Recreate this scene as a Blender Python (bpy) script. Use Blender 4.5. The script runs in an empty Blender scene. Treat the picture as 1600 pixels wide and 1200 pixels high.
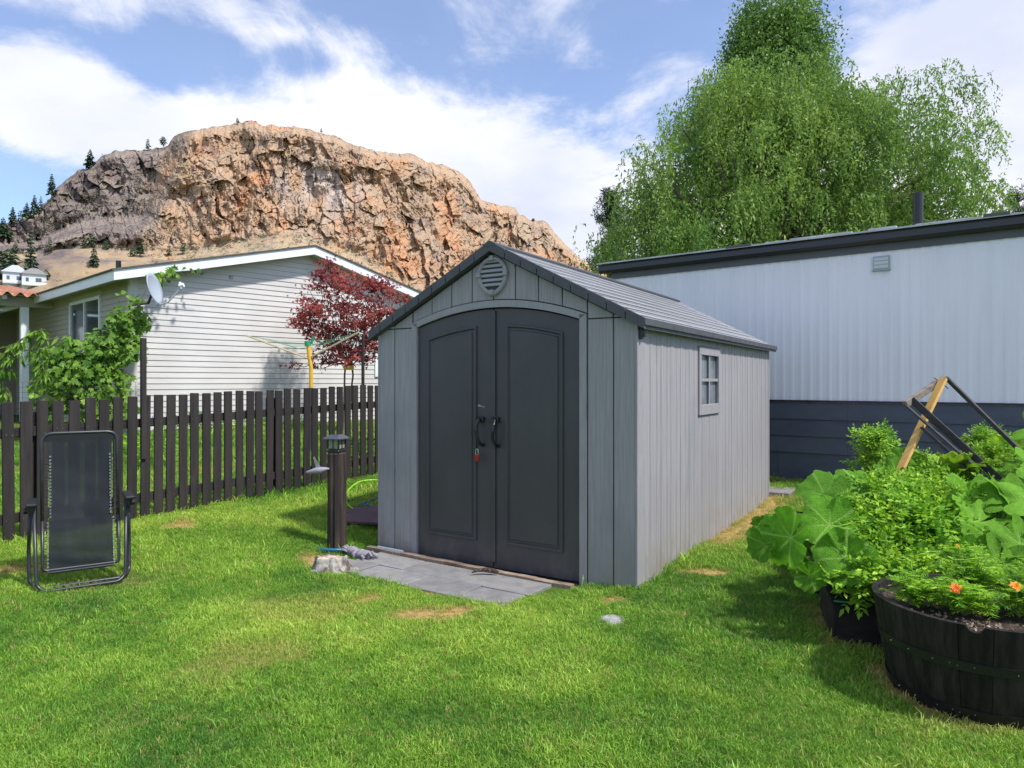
import bpy, math, random
import numpy as np
from mathutils import Vector, Matrix
rnd = random.Random(7)
R = math.radians
sc = bpy.context.scene
COL = sc.collection

# ------------------------------------------------------------------ camera
FPX = 1085.0                       # focal length in pixels of a 1600 px wide picture
HOR = 597.0
CAMZ = 1.5
cam_d = bpy.data.cameras.new('camera')
cam_d.sensor_width = 36.0
cam_d.lens = FPX / 1600 * 36
cam_d.shift_y = -(600 - HOR) / 1600
cam_d.clip_start = 0.05
cam_d.clip_end = 6000
cam = bpy.data.objects.new('camera', cam_d)
COL.objects.link(cam)
cam.location = (0, 0, CAMZ)
cam.rotation_euler = (R(90), 0, 0)
sc.camera = cam

# ------------------------------------------------------------------ light
SUN = Vector((0.492, -0.295, 0.819)).normalized()
sun_d = bpy.data.lights.new('sun', 'SUN')
sun_d.energy = 3.5
sun_d.angle = R(3.2)
sun_d.color = (1.0, 0.975, 0.93)
sun = bpy.data.objects.new('sun', sun_d)
COL.objects.link(sun)
sun.rotation_euler = SUN.to_track_quat('Z', 'Y').to_euler()
sc.view_settings.view_transform = 'Standard'
sc.view_settings.look = 'None'
sc.view_settings.gamma = 1
sc.view_settings.exposure = 0.58
sc.view_settings.use_curve_mapping = False
sc.render.film_transparent = False
sc.cycles.max_bounces = 6
sc.cycles.transparent_max_bounces = 12
sc.cycles.use_denoising = True

def build_world():
    w = bpy.data.worlds.new('World'); sc.world = w; w.use_nodes = True
    nt = w.node_tree; nt.nodes.clear()
    N = nt.nodes.new; Lk = nt.links.new
    out = N('ShaderNodeOutputWorld'); bg = N('ShaderNodeBackground'); bg.inputs[1].default_value = 0.13
    sky = N('ShaderNodeTexSky'); sky.sky_type = 'NISHITA'; sky.sun_disc = False
    sky.sun_elevation = math.asin(SUN.z); sky.sun_rotation = math.atan2(SUN.x, SUN.y)
    sky.altitude = 400; sky.air_density = 1.0; sky.dust_density = 0.6; sky.ozone_density = 1.6
    tc = N('ShaderNodeTexCoord')
    sep = N('ShaderNodeSeparateXYZ'); Lk(tc.outputs['Generated'], sep.inputs[0])
    def M(op, a, b=None, c=None, clamp=False):
        n = N('ShaderNodeMath'); n.operation = op; n.use_clamp = clamp
        for i, v in enumerate((a, b, c)):
            if v is None: continue
            if isinstance(v, (int, float)): n.inputs[i].default_value = v
            else: Lk(v, n.inputs[i])
        return n.outputs[0]
    az = M('ARCTAN2', sep.outputs[0], sep.outputs[1])
    el = M('ARCSINE', sep.outputs[2])
    # cloud layer coordinates: project on a plane overhead, softened at the horizon
    zz = M('ADD', M('MAXIMUM', sep.outputs[2], 0.0), 0.28)
    cx = M('DIVIDE', sep.outputs[0], zz); cy = M('DIVIDE', sep.outputs[1], zz)
    comb = N('ShaderNodeCombineXYZ'); Lk(cx, comb.inputs[0]); Lk(cy, comb.inputs[1]); Lk(M('MULTIPLY', sep.outputs[2], 1.2), comb.inputs[2])
    def noise(scale, detail, rough, dist, vec, off):
        a = N('ShaderNodeVectorMath'); a.operation = 'ADD'; Lk(vec, a.inputs[0]); a.inputs[1].default_value = off
        n = N('ShaderNodeTexNoise'); n.inputs['Scale'].default_value = scale; n.inputs['Detail'].default_value = detail
        n.inputs['Roughness'].default_value = rough; n.inputs['Distortion'].default_value = dist
        Lk(a.outputs[0], n.inputs['Vector']); return n.outputs[0]
    n1 = noise(1.9, 11, 0.63, 0.35, comb.outputs[0], (3.1, 1.7, 0.4))
    n2 = noise(5.0, 7, 0.6, 0.6, comb.outputs[0], (7.7, 2.2, 1.4))
    n3 = noise(0.9, 6, 0.55, 0.2, comb.outputs[0], (1.2, 9.7, 3.4))
    base = M('ADD', M('MULTIPLY', n1, 0.75), M('MULTIPLY', n2, 0.28))
    tot = base
    # (px, py, rx, ry, weight) converted to azimuth / elevation : named cloud banks and blue gaps
    for (px, py, rx, ry, wt) in [(560, 230, 290, 130, 0.24), (880, 350, 300, 100, 0.26), (330, 110, 190, 55, -0.16), (1560, 240, 320, 280, 0.36),
                                 (70, 160, 150, 90, 0.2), (890, 100, 160, 40, 0.02), (960, 215, 190, 60, 0.09), (40, 300, 90, 50, -0.12), (1000, 240, 120, 60, -0.03), (230, 215, 90, 35, 0.12), (480, 95, 60, 30, -.12)]:
        a0 = math.atan((px - 800) / FPX); e0 = math.atan((HOR - py) / FPX * math.cos(a0))
        ra = rx / FPX * math.cos(a0) ** 2; re = ry / FPX * math.cos(a0)
        d = M('SQRT', M('ADD', M('POWER', M('ABSOLUTE', M('DIVIDE', M('SUBTRACT', az, a0), ra)), 2.0), M('POWER', M('ABSOLUTE', M('DIVIDE', M('SUBTRACT', el, e0), re)), 2.0)))
        mr = N('ShaderNodeMapRange'); mr.interpolation_type = 'SMOOTHSTEP'; Lk(d, mr.inputs[0])
        mr.inputs[1].default_value = 0.25; mr.inputs[2].default_value = 1.35; mr.inputs[3].default_value = wt; mr.inputs[4].default_value = 0
        tot = M('ADD', tot, mr.outputs[0])
    mask = N('ShaderNodeMapRange'); mask.interpolation_type = 'SMOOTHSTEP'; Lk(tot, mask.inputs[0])
    mask.inputs[1].default_value = 0.48; mask.inputs[2].default_value = 0.63; mask.inputs[3].default_value = 0.17; mask.inputs[4].default_value = 1.0
    # cloud colour: white tops, lavender-grey in the thick parts
    ramp = N('ShaderNodeValToRGB'); Lk(n3, ramp.inputs[0])
    ramp.color_ramp.elements[0].position = 0.38; ramp.color_ramp.elements[0].color = (0.66, 0.71, 0.86, 1)
    ramp.color_ramp.elements[1].position = 0.58; ramp.color_ramp.elements[1].color = (0.95, 0.96, 1.0, 1)
    cl = N('ShaderNodeMixRGB'); cl.blend_type = 'MULTIPLY'; cl.inputs[0].default_value = 1.0
    Lk(ramp.outputs[0], cl.inputs[1]); cl.inputs[2].default_value = (5.9, 5.9, 6.05, 1)
    skyc = N('ShaderNodeMixRGB'); skyc.blend_type = 'MULTIPLY'; skyc.inputs[0].default_value = 1.0
    Lk(sky.outputs[0], skyc.inputs[1]); skyc.inputs[2].default_value = (0.86, 0.97, 1.14, 1)
    mix = N('ShaderNodeMixRGB'); Lk(mask.outputs[0], mix.inputs[0]); Lk(skyc.outputs[0], mix.inputs[1]); Lk(cl.outputs[0], mix.inputs[2])
    Lk(mix.outputs[0], bg.inputs[0]); Lk(bg.outputs[0], out.inputs[0])
build_world()

# ------------------------------------------------------------------ tools
def P(px, py, d):
    """survey helper: bearing and height of a point seen in the photograph at distance d -> metres"""
    return Vector(((px - 800) / FPX * d, d, CAMZ + (HOR - py) / FPX * d))

def _hash(ix, iy, iz, seed):
    h = (ix.astype(np.int64) * 374761393 + iy.astype(np.int64) * 668265263 + iz.astype(np.int64) * 2147483647 + seed * 974711) & 0xFFFFFFFF
    h = ((h ^ (h >> 13)) * 1274126177) & 0xFFFFFFFF
    h = ((h ^ (h >> 16)) * 2246822519) & 0xFFFFFFFF
    return ((h ^ (h >> 15)) & 0xFFFFFF) / float(0xFFFFFF)

def vnoise(x, y, z=0.0, seed=0):
    x, y, z = np.broadcast_arrays(np.asarray(x, float), np.asarray(y, float), np.asarray(z, float))
    ix, iy, iz = np.floor(x), np.floor(y), np.floor(z)
    fx, fy, fz = x - ix, y - iy, z - iz
    fx, fy, fz = (f * f * f * (f * (f * 6 - 15) + 10) for f in (fx, fy, fz))
    r = 0
    for dx in (0, 1):
        for dy in (0, 1):
            for dz in (0, 1):
                w = (fx if dx else 1 - fx) * (fy if dy else 1 - fy) * (fz if dz else 1 - fz)
                r = r + w * _hash(ix + dx, iy + dy, iz + dz, seed)
    return r

def fbm(x, y, z=0.0, oct=4, seed=0, ridged=False, gain=0.5):
    a, s, t = 1.0, 0.0, 0.0
    for k in range(oct):
        n = vnoise(x * 2 ** k, y * 2 ** k, np.asarray(z) * 2 ** k, seed + k * 17)
        if ridged: n = 1 - abs(2 * n - 1)
        s = s + a * n; t += a; a *= gain
    return s / t

def sstep(a, b, x):
    t = np.clip((x - a) / (b - a), 0, 1)
    return t * t * (3 - 2 * t)

class MB:
    """collects simple shapes into one mesh"""
    def __init__(self): self.v = []; self.f = []; self.m = []
    def add(self, verts, faces, mi=0):
        o = len(self.v); self.v += [tuple(p) for p in verts]
        self.f += [tuple(i + o for i in f) for f in faces]; self.m += [mi] * len(faces); return self
    def box(self, x0, x1, y0, y1, z0, z1, M=None, c=0.0, mi=0):
        if c <= 0:
            vs = [(x, y, z) for x in (x0, x1) for y in (y0, y1) for z in (z0, z1)]
            fs = [(0, 1, 3, 2), (4, 6, 7, 5), (0, 4, 5, 1), (2, 3, 7, 6), (0, 2, 6, 4), (1, 5, 7, 3)]
        else:
            vs = []; idx = {}
            X, Y, Z = (x0, x1), (y0, y1), (z0, z1); sg = (1, -1)
            for i in (0, 1):
                for j in (0, 1):
                    for k in (0, 1):
                        for ax in range(3):
                            p = [X[i] + sg[i] * c, Y[j] + sg[j] * c, Z[k] + sg[k] * c]
                            p[ax] = (X[i], Y[j], Z[k])[ax]
                            idx[(i, j, k, ax)] = len(vs); vs.append(tuple(p))
            fs = []
            for s in (0, 1):
                q = [idx[(s, 0, 0, 0)], idx[(s, 1, 0, 0)], idx[(s, 1, 1, 0)], idx[(s, 0, 1, 0)]]; fs.append(q if s else q[::-1])
                q = [idx[(0, s, 0, 1)], idx[(1, s, 0, 1)], idx[(1, s, 1, 1)], idx[(0, s, 1, 1)]]; fs.append(q[::-1] if s else q)
                q = [idx[(0, 0, s, 2)], idx[(1, 0, s, 2)], idx[(1, 1, s, 2)], idx[(0, 1, s, 2)]]; fs.append(q if s else q[::-1])
            for a in (0, 1):
                for b in (0, 1):
                    fs.append([idx[(0, a, b, 1)], idx[(1, a, b, 1)], idx[(1, a, b, 2)], idx[(0, a, b, 2)]])
                    fs.append([idx[(a, 0, b, 0)], idx[(a, 1, b, 0)], idx[(a, 1, b, 2)], idx[(a, 0, b, 2)]])
                    fs.append([idx[(a, b, 0, 0)], idx[(a, b, 1, 0)], idx[(a, b, 1, 1)], idx[(a, b, 0, 1)]])
            for i in (0, 1):
                for j in (0, 1):
                    for k in (0, 1):
                        fs.append([idx[(i, j, k, 0)], idx[(i, j, k, 1)], idx[(i, j, k, 2)]])
        if M is not None: vs = [tuple(M @ Vector(p)) for p in vs]
        return self.add(vs, fs, mi)
    def beam(self, a, b, w, h, up=(0, 0, 1), c=0.0, mi=0):
        """rectangular bar from a to b; w sideways, h along up"""
        a, b = Vector(a), Vector(b); d = (b - a); L = d.length; d.normalize()
        s = d.cross(Vector(up)); s.normalize(); u = s.cross(d)
        M = Matrix((( d.x, s.x, u.x, a.x), (d.y, s.y, u.y, a.y), (d.z, s.z, u.z, a.z), (0, 0, 0, 1)))
        return self.box(0, L, -w / 2, w / 2, -h / 2, h / 2, M, c, mi)
    def prism(self, poly, y0, y1, c=0.0, to=lambda x, y, z: (x, y, z), mi=0):
        """poly [(x,z)] counter-clockwise seen from -y; front at y0 with chamfer c"""
        n = len(poly); vs = []; fs = []
        def inset(c):
            out = []
            for i in range(n):
                p0, p1, p2 = Vector(poly[i - 1]), Vector(poly[i]), Vector(poly[(i + 1) % n])
                d1 = (p1 - p0); d2 = (p2 - p1)
                if d1.length < 1e-9 or d2.length < 1e-9: out.append(tuple(p1)); continue
                d1.normalize(); d2.normalize()
                n1 = Vector((-d1.y, d1.x)); n2 = Vector((-d2.y, d2.x)); b = n1 + n2
                if b.length < 1e-6: out.append(tuple(p1)); continue
                b.normalize(); k = c / max(0.35, b.dot(n1)); out.append(tuple(p1 + b * k))
            return out
        rings = []
        if c > 0: rings = [(inset(c), y0), (poly, y0 + c), (poly, y1)]
        else: rings = [(poly, y0), (poly, y1)]
        for pl, y in rings: vs += [to(p[0], y, p[1]) for p in pl]
        fs.append(tuple(range(n)))
        for r in range(len(rings) - 1):
            for i in range(n):
                j = (i + 1) % n
                fs.append((r * n + j, r * n + i, (r + 1) * n + i, (r + 1) * n + j))
        fs.append(tuple((len(rings) - 1) * n + i for i in reversed(range(n))))
        return self.add(vs, fs, mi)
    def tube(self, pts, r, n=8, cap=True, mi=0):
        pts = [Vector(p) for p in pts]; m = len(pts)
        rr = r if isinstance(r, (list, tuple)) else [r] * m
        vs = []; fs = []; ref = None
        for i, p in enumerate(pts):
            d = (pts[min(i + 1, m - 1)] - pts[max(i - 1, 0)])
            if d.length < 1e-9: d = Vector((0, 0, 1))
            d.normalize()
            if ref is None:
                ref = Vector((0, 0, 1)) if abs(d.z) < 0.9 else Vector((1, 0, 0))
            s = d.cross(ref)
            if s.length < 1e-4: s = d.cross(Vector((0, 1, 0)))
            s.normalize(); u = s.cross(d); ref = u
            for k in range(n):
                a = 2 * math.pi * k / n
                vs.append(p + (s * math.cos(a) + u * math.sin(a)) * rr[i])
        for i in range(m - 1):
            for k in range(n):
                j = (k + 1) % n
                fs.append((i * n + k, i * n + j, (i + 1) * n + j, (i + 1) * n + k))
        if cap: fs.append(tuple(reversed(range(n)))); fs.append(tuple((m - 1) * n + k for k in range(n)))
        return self.add(vs, fs, mi)
    def lathe(self, prof, n=24, cen=(0, 0, 0), a0=0, a1=2 * math.pi, mi=0):
        vs = []; fs = []; full = abs(a1 - a0 - 2 * math.pi) < 1e-6; cols = n if full else n + 1
        for r, z in prof:
            for k in range(cols):
                a = a0 + (a1 - a0) * k / n; vs.append((cen[0] + r * math.cos(a), cen[1] + r * math.sin(a), cen[2] + z))
        for i in range(len(prof) - 1):
            for k in range(n):
                j = (k + 1) % cols
                fs.append((i * cols + k, i * cols + j, (i + 1) * cols + j, (i + 1) * cols + k))
        return self.add(vs, fs, mi)
    def build(self, name, mat, parent=None, smooth=False, loc=None):
        me = bpy.data.meshes.new(name)
        me.from_pydata(self.v, [], self.f)
        mats = mat if isinstance(mat, (list, tuple)) else [mat]
        for m in mats: me.materials.append(m)
        if len(mats) > 1: me.polygons.foreach_set('material_index', self.m)
        if smooth: me.polygons.foreach_set('use_smooth', [True] * len(me.polygons))
        me.update()
        return link(name, me, parent, loc)

def link(name, me, parent=None, loc=None):
    o = bpy.data.objects.new(name, me); COL.objects.link(o)
    if parent is not None: o.parent = parent
    if loc is not None: o.location = loc
    return o

def arr_mesh(name, V, F, mat, parent=None, smooth=False, loc=None):
    """V (n,3) and F (m,k) numpy arrays, all faces of k corners"""
    V = np.asarray(V, np.float32); F = np.asarray(F, np.int32)
    me = bpy.data.meshes.new(name); k = F.shape[1]
    me.vertices.add(len(V)); me.vertices.foreach_set('co', V.ravel())
    me.loops.add(F.size); me.loops.foreach_set('vertex_index', F.ravel())
    me.polygons.add(len(F)); me.polygons.foreach_set('loop_start', np.arange(0, F.size, k, dtype=np.int32))
    me.polygons.foreach_set('use_smooth', np.full(len(F), smooth))
    me.materials.append(mat); me.update(calc_edges=True)
    return link(name, me, parent, loc)

def fattr(o, name, vals):
    a = o.data.attributes.new(name, 'FLOAT', 'POINT'); a.data.foreach_set('value', np.asarray(vals, np.float32).ravel())

def tag(o, label=None, cat=None, group=None, kind=None):
    if label: o['label'] = label
    if cat: o['category'] = cat
    if group: o['group'] = group
    if kind: o['kind'] = kind
    return o

def thing(name, label, cat, loc=(0, 0, 0), rz=0.0, group=None):
    o = bpy.data.objects.new(name, None); o.empty_display_size = 0.2; COL.objects.link(o)
    o.location = loc; o.rotation_euler = (0, 0, rz)
    return tag(o, label, cat, group)

def copy_tree(o, parent=None):
    c = o.copy(); COL.objects.link(c); c.parent = parent
    for ch in [x for x in o.children]: copy_tree(ch, c)
    return c

# ------------------------------------------------------------------ materials
def material(name, col, col2=None, rough=0.6, scale=(3, 3, 3), detail=4, bump=0.0, bscale=None, metal=0.0, contrast=(0.35, 0.65),
             spec=0.5, island=0.0, rand=0.0, transl=0.0, third=None, third_scale=(0.7, 0.7, 0.7), third_c=(0.55, 0.7), coord='pos', alpha=None, tcol=None, dirt=None):
    m = bpy.data.materials.new(name); m.use_nodes = True
    nt = m.node_tree; N = nt.nodes.new; Lk = nt.links.new
    b = nt.nodes['Principled BSDF']; out = nt.nodes['Material Output']
    b.inputs['Roughness'].default_value = rough; b.inputs['Metallic'].default_value = metal
    b.inputs['Specular IOR Level'].default_value = spec
    if coord == 'pos': vec = N('ShaderNodeNewGeometry').outputs['Position']
    else: vec = N('ShaderNodeTexCoord').outputs['Object']
    def tex(s, det=detail):
        mp = N('ShaderNodeVectorMath'); mp.operation = 'MULTIPLY'; Lk(vec, mp.inputs[0]); mp.inputs[1].default_value = s
        v = mp.outputs[0]
        if coord != 'pos':
            oi = N('ShaderNodeObjectInfo'); ad = N('ShaderNodeVectorMath'); ad.operation = 'ADD'
            sm = N('ShaderNodeMath'); sm.operation = 'MULTIPLY'; Lk(oi.outputs['Random'], sm.inputs[0]); sm.inputs[1].default_value = 57.0
            Lk(v, ad.inputs[0]); Lk(sm.outputs[0], ad.inputs[1]); v = ad.outputs[0]
        t = N('ShaderNodeTexNoise'); t.inputs['Scale'].default_value = 1.0; t.inputs['Detail'].default_value = det; t.inputs['Roughness'].default_value = 0.62
        Lk(v, t.inputs['Vector']); return t.outputs[0]
    c = None
    if col2 is not None:
        r = N('ShaderNodeMapRange'); Lk(tex(scale), r.inputs[0]); r.inputs[1].default_value, r.inputs[2].default_value = contrast
        mx = N('ShaderNodeMixRGB'); Lk(r.outputs[0], mx.inputs[0]); mx.inputs[1].default_value = (*col, 1); mx.inputs[2].default_value = (*col2, 1); c = mx.outputs[0]
    else:
        rgb = N('ShaderNodeRGB'); rgb.outputs[0].default_value = (*col, 1); c = rgb.outputs[0]
    if third is not None:
        r = N('ShaderNodeMapRange'); Lk(tex(third_scale), r.inputs[0]); r.inputs[1].default_value, r.inputs[2].default_value = third_c
        mx = N('ShaderNodeMixRGB'); Lk(r.outputs[0], mx.inputs[0]); Lk(c, mx.inputs[1]); mx.inputs[2].default_value = (*third, 1); c = mx.outputs[0]
    for amt, src in ((island, 'isl'), (rand, 'obj')):
        if amt > 0:
            s = N('ShaderNodeNewGeometry').outputs['Random Per Island'] if src == 'isl' else N('ShaderNodeObjectInfo').outputs['Random']
            hs = N('ShaderNodeHueSaturation')
            mr = N('ShaderNodeMapRange'); Lk(s, mr.inputs[0]); mr.inputs[3].default_value = 1 - amt; mr.inputs[4].default_value = 1 + amt
            Lk(mr.outputs[0], hs.inputs['Value'])
            if src == 'isl':
                mh = N('ShaderNodeMapRange'); Lk(s, mh.inputs[0]); mh.inputs[3].default_value = 0.5 + amt * .04; mh.inputs[4].default_value = 0.5 - amt * .05
                Lk(mh.outputs[0], hs.inputs['Hue'])
            Lk(c, hs.inputs['Color']); c = hs.outputs[0]
    if dirt is not None:
        sz = N('ShaderNodeSeparateXYZ'); Lk(vec, sz.inputs[0]); r = N('ShaderNodeMapRange'); Lk(sz.outputs[2], r.inputs[0]); r.inputs[1].default_value = dirt[3]; r.inputs[2].default_value = 0.0
        ml = N('ShaderNodeMath'); ml.operation = 'MULTIPLY'; Lk(r.outputs[0], ml.inputs[0]); r2 = N('ShaderNodeMapRange'); Lk(tex((9, 9, 5), 6), r2.inputs[0]); r2.inputs[1].default_value = .42; r2.inputs[2].default_value = .62; Lk(r2.outputs[0], ml.inputs[1])
        mx = N('ShaderNodeMixRGB'); Lk(ml.outputs[0], mx.inputs[0]); Lk(c, mx.inputs[1]); mx.inputs[2].default_value = (*dirt[:3], 1); c = mx.outputs[0]
    Lk(c, b.inputs['Base Color'])
    if bump > 0:
        bp = N('ShaderNodeBump'); bp.inputs['Strength'].default_value = 1.0; bp.inputs['Distance'].default_value = bump
        Lk(tex(bscale or scale, 6), bp.inputs['Height']); Lk(bp.outputs[0], b.inputs['Normal'])
    last = b.outputs[0]
    if transl > 0:
        t = N('ShaderNodeBsdfTranslucent')
        if tcol:
            mm = N('ShaderNodeMixRGB'); mm.blend_type = 'MULTIPLY'; mm.inputs[0].default_value = 1; Lk(c, mm.inputs[1]); mm.inputs[2].default_value = (*tcol, 1); Lk(mm.outputs[0], t.inputs[0])
        else: Lk(c, t.inputs[0])
        ms = N('ShaderNodeMixShader'); ms.inputs[0].default_value = transl; Lk(last, ms.inputs[1]); Lk(t.outputs[0], ms.inputs[2]); last = ms.outputs[0]
    if alpha is not None:
        t = N('ShaderNodeBsdfTransparent'); ms = N('ShaderNodeMixShader'); ms.inputs[0].default_value = alpha
        Lk(t.outputs[0], ms.inputs[1]); Lk(last, ms.inputs[2]); last = ms.outputs[0]
    Lk(last, out.inputs[0])
    return m

MT = {}
MT['shed'] = material('shed_plank_resin', (0.280, 0.262, 0.272), (0.340, 0.320, 0.331), 0.55, (70, 70, 2.2), bump=0.0012, bscale=(110, 110, 3.0), contrast=(0.4, 0.6), third=(0.235, 0.236, 0.248), third_scale=(1.1, 1.1, 0.6), rand=0.035, dirt=(0.26, 0.23, 0.19, 0.30))
MT['shed_trim'] = material('shed_trim_resin', (0.286, 0.269, 0.279), (0.330, 0.312, 0.322), 0.5, (30, 30, 6), bump=0.0004)
MT['shed_back'] = material('shed_groove_dark', (0.03, 0.032, 0.035), rough=0.8)
MT['door'] = material('door_charcoal_resin', (0.055, 0.050, 0.056), (0.066, 0.061, 0.067), 0.42, (4, 4, 2), bump=0.0004, bscale=(260, 260, 260), third=(0.062, 0.06, 0.064), third_scale=(1.5, 1.5, 1.0), third_c=(0.55, 0.8), dirt=(0.10, 0.09, 0.08, 0.22))
MT['vent'] = material('vent_grey', (0.30, 0.31, 0.33), rough=0.5)
MT['roof'] = material('shed_roof_resin', (0.28, 0.28, 0.295), (0.33, 0.33, 0.345), 0.45, (6, 6, 6), bump=0.0004, bscale=(60, 60, 60), rand=0.05)
MT['rake'] = material('shed_rake_trim', (0.062, 0.063, 0.07), (0.082, 0.083, 0.09), 0.5, (9, 9, 9), bump=0.0006, bscale=(80, 80, 80))
MT['black'] = material('black_plastic', (0.012, 0.012, 0.013), rough=0.35)
MT['blackmetal'] = material('black_powder_coat', (0.018, 0.019, 0.022), (0.028, 0.03, 0.034), 0.35, (20, 20, 20))
MT['red'] = material('red_lacquer', (0.42, 0.01, 0.012), rough=0.3)
MT['steel'] = material('bright_steel', (0.6, 0.6, 0.6), rough=0.3, metal=1.0)
MT['glass'] = material('window_glass', (0.05, 0.06, 0.07), (0.10, 0.11, 0.12), 0.06, (1.5, 1.5, 3), spec=0.9)
MT['shedglass'] = material('shed_window_pane', (0.13, 0.15, 0.17), (0.20, 0.22, 0.24), 0.12, (3, 3, 6), spec=0.8)
MT['paver'] = material('grey_slate_paver', (0.18, 0.173, 0.172), (0.245, 0.236, 0.233), 0.8, (9, 9, 9), bump=0.003, bscale=(35, 35, 35), third=(0.25, 0.23, 0.20), third_scale=(3, 3, 3), rand=0.1)
MT['timber'] = material('weathered_timber', (0.22, 0.15, 0.105), (0.34, 0.26, 0.19), 0.85, (8, 8, 30), bump=0.003, third=(0.12, 0.085, 0.06), third_scale=(5, 5, 5))
MT['fence'] = material('dark_brown_stain', (0.013, 0.010, 0.0098), (0.030, 0.0225, 0.0205), 0.78, (22, 22, 1.6), bump=0.002, bscale=(70, 70, 3), rand=0.28, third=(0.05, 0.039, 0.035), third_scale=(7, 7, 2.2), third_c=(0.62, 0.85))
MT['post'] = material('old_brown_post', (0.016, 0.011, 0.009), (0.075, 0.05, 0.037), 0.85, (18, 18, 1.4), bump=0.006, bscale=(40, 40, 2), contrast=(0.42, 0.66))
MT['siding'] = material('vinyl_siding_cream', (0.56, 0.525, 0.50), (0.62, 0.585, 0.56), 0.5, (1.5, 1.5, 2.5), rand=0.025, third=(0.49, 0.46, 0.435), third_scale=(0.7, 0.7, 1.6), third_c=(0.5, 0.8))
MT['siding_shaded_tan'] = material('vinyl_siding_shaded_tan', (0.37, 0.335, 0.265), (0.42, 0.38, 0.31), 0.55, (1.5, 1.5, 2.5), rand=0.025)  # side wall's shade put into the siding colour; porch beam and bracket reuse it
MT['white'] = material('white_painted_trim', (0.72, 0.74, 0.76), (0.8, 0.81, 0.82), 0.45, (3, 3, 3))
MT['soffit'] = material('soffit_cream', (0.45, 0.42, 0.34), rough=0.6)
MT['shingle'] = material('asphalt_shingle', (0.07, 0.062, 0.05), (0.12, 0.105, 0.08), 0.9, (8, 8, 8), bump=0.006)
MT['terracotta'] = material('terracotta_roof', (0.30, 0.12, 0.07), (0.42, 0.19, 0.115), 0.8, (6, 6, 6), rand=0.12, third=(0.2, 0.14, 0.11), third_scale=(2, 2, 2))
MT['trailer'] = material('pale_metal_siding', (0.84, 0.81, 0.87), (0.89, 0.86, 0.915), 0.42, (9, 9, 0.35), contrast=(0.35, 0.65), bump=0.001, bscale=(3, 3, 0.6), third=(0.78, 0.76, 0.82), third_scale=(2.5, 2.5, 0.5), third_c=(0.5, 0.8))
MT['skirt'] = material('navy_grey_skirting', (0.062, 0.072, 0.105), (0.076, 0.087, 0.124), 0.55, (4, 4, 10), rand=0.06, third=(0.085, 0.092, 0.115), third_scale=(2, 2, 4), third_c=(0.6, 0.85))
MT['frieze'] = material('charcoal_frieze', (0.085, 0.088, 0.10), (0.10, 0.104, 0.115), 0.5, (3, 3, 3))
MT['gutter'] = material('dark_gutter', (0.028, 0.029, 0.034), rough=0.3)
MT['roofmetal'] = material('pale_roof_sheet', (0.42, 0.43, 0.44), (0.62, 0.63, 0.64), 0.5, (2, 2, 2), third=(0.2, 0.2, 0.2), third_scale=(4, 4, 4), third_c=(0.6, 0.8))
MT['barrel'] = material('black_stained_oak', (0.010, 0.0078, 0.0068), (0.034, 0.027, 0.0235), 0.68, spec=0.25, scale=(26, 26, 1.5), bump=0.002, bscale=(60, 60, 3), rand=0.3, contrast=(0.4, 0.7))
MT['hoop'] = material('black_iron_hoop', (0.014, 0.014, 0.016), (0.022, 0.021, 0.022), 0.38, (20, 20, 20), metal=0.3)
MT['trough'] = material('dark_trough', (0.016, 0.0125, 0.0125), (0.034, 0.027, 0.026), 0.8, spec=0.2, scale=(5, 5, 12), bump=0.003)
MT['soil'] = material('potting_soil', (0.028, 0.017, 0.011), (0.085, 0.055, 0.038), 0.95, (60, 60, 60), bump=0.012, bscale=(90, 90, 90), third=(0.33, 0.27, 0.2), third_scale=(55, 55, 55), third_c=(0.62, 0.66))
MT['yellowwood'] = material('yellow_lumber', (0.55, 0.31, 0.075), (0.66, 0.40, 0.12), 0.7, (4, 4, 14), third=(0.35, 0.2, 0.07), third_scale=(6, 6, 3), third_c=(0.6, 0.8))
MT['greywood'] = material('grey_weathered_wood', (0.12, 0.10, 0.085), (0.26, 0.225, 0.19), 0.85, (8, 8, 30), bump=0.002)
MT['darkwood'] = material('dark_painted_wood', (0.02, 0.019, 0.022), (0.05, 0.047, 0.048), 0.7, (10, 10, 30), third=(0.16, 0.13, 0.11), third_scale=(8, 8, 8), third_c=(0.66, 0.75))
MT['yellow'] = material('yellow_steel_pole', (0.75, 0.43, 0.03), rough=0.4)
MT['cream'] = material('cream_wooden_arm', (0.55, 0.45, 0.28), rough=0.6)
MT['greenplastic'] = material('green_plastic', (0.02, 0.28, 0.13), rough=0.4)
MT['hosegreen'] = material('lime_hose', (0.30, 0.62, 0.04), rough=0.4)
MT['hosedark'] = material('green_hose', (0.03, 0.24, 0.06), rough=0.4)
MT['hoseblue'] = material('teal_blue_hose', (0.012, 0.12, 0.23), rough=0.4)
MT['maroon'] = material('maroon_board', (0.085, 0.045, 0.05), (0.12, 0.065, 0.07), 0.7, (10, 10, 10))
MT['glove'] = material('grey_knit_glove', (0.20, 0.18, 0.21), (0.33, 0.30, 0.34), 0.95, (60, 60, 60), bump=0.002)
MT['stump'] = material('bleached_stump_bark', (0.10, 0.08, 0.07), (0.42, 0.38, 0.34), 0.9, (14, 14, 6), bump=0.012, bscale=(20, 20, 8), contrast=(0.42, 0.58))
MT['stumptop'] = material('cracked_stump_wood', (0.20, 0.14, 0.09), (0.52, 0.44, 0.34), 0.9, (16, 16, 16), bump=0.01, contrast=(0.42, 0.58))
MT['stone'] = material('pale_stone', (0.2, 0.195, 0.19), (0.42, 0.41, 0.40), 0.85, (20, 20, 20), bump=0.004)
MT['birdgrey'] = material('lavender_grey_ornament', (0.24, 0.23, 0.27), (0.30, 0.29, 0.33), 0.6, (20, 20, 20))
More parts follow.
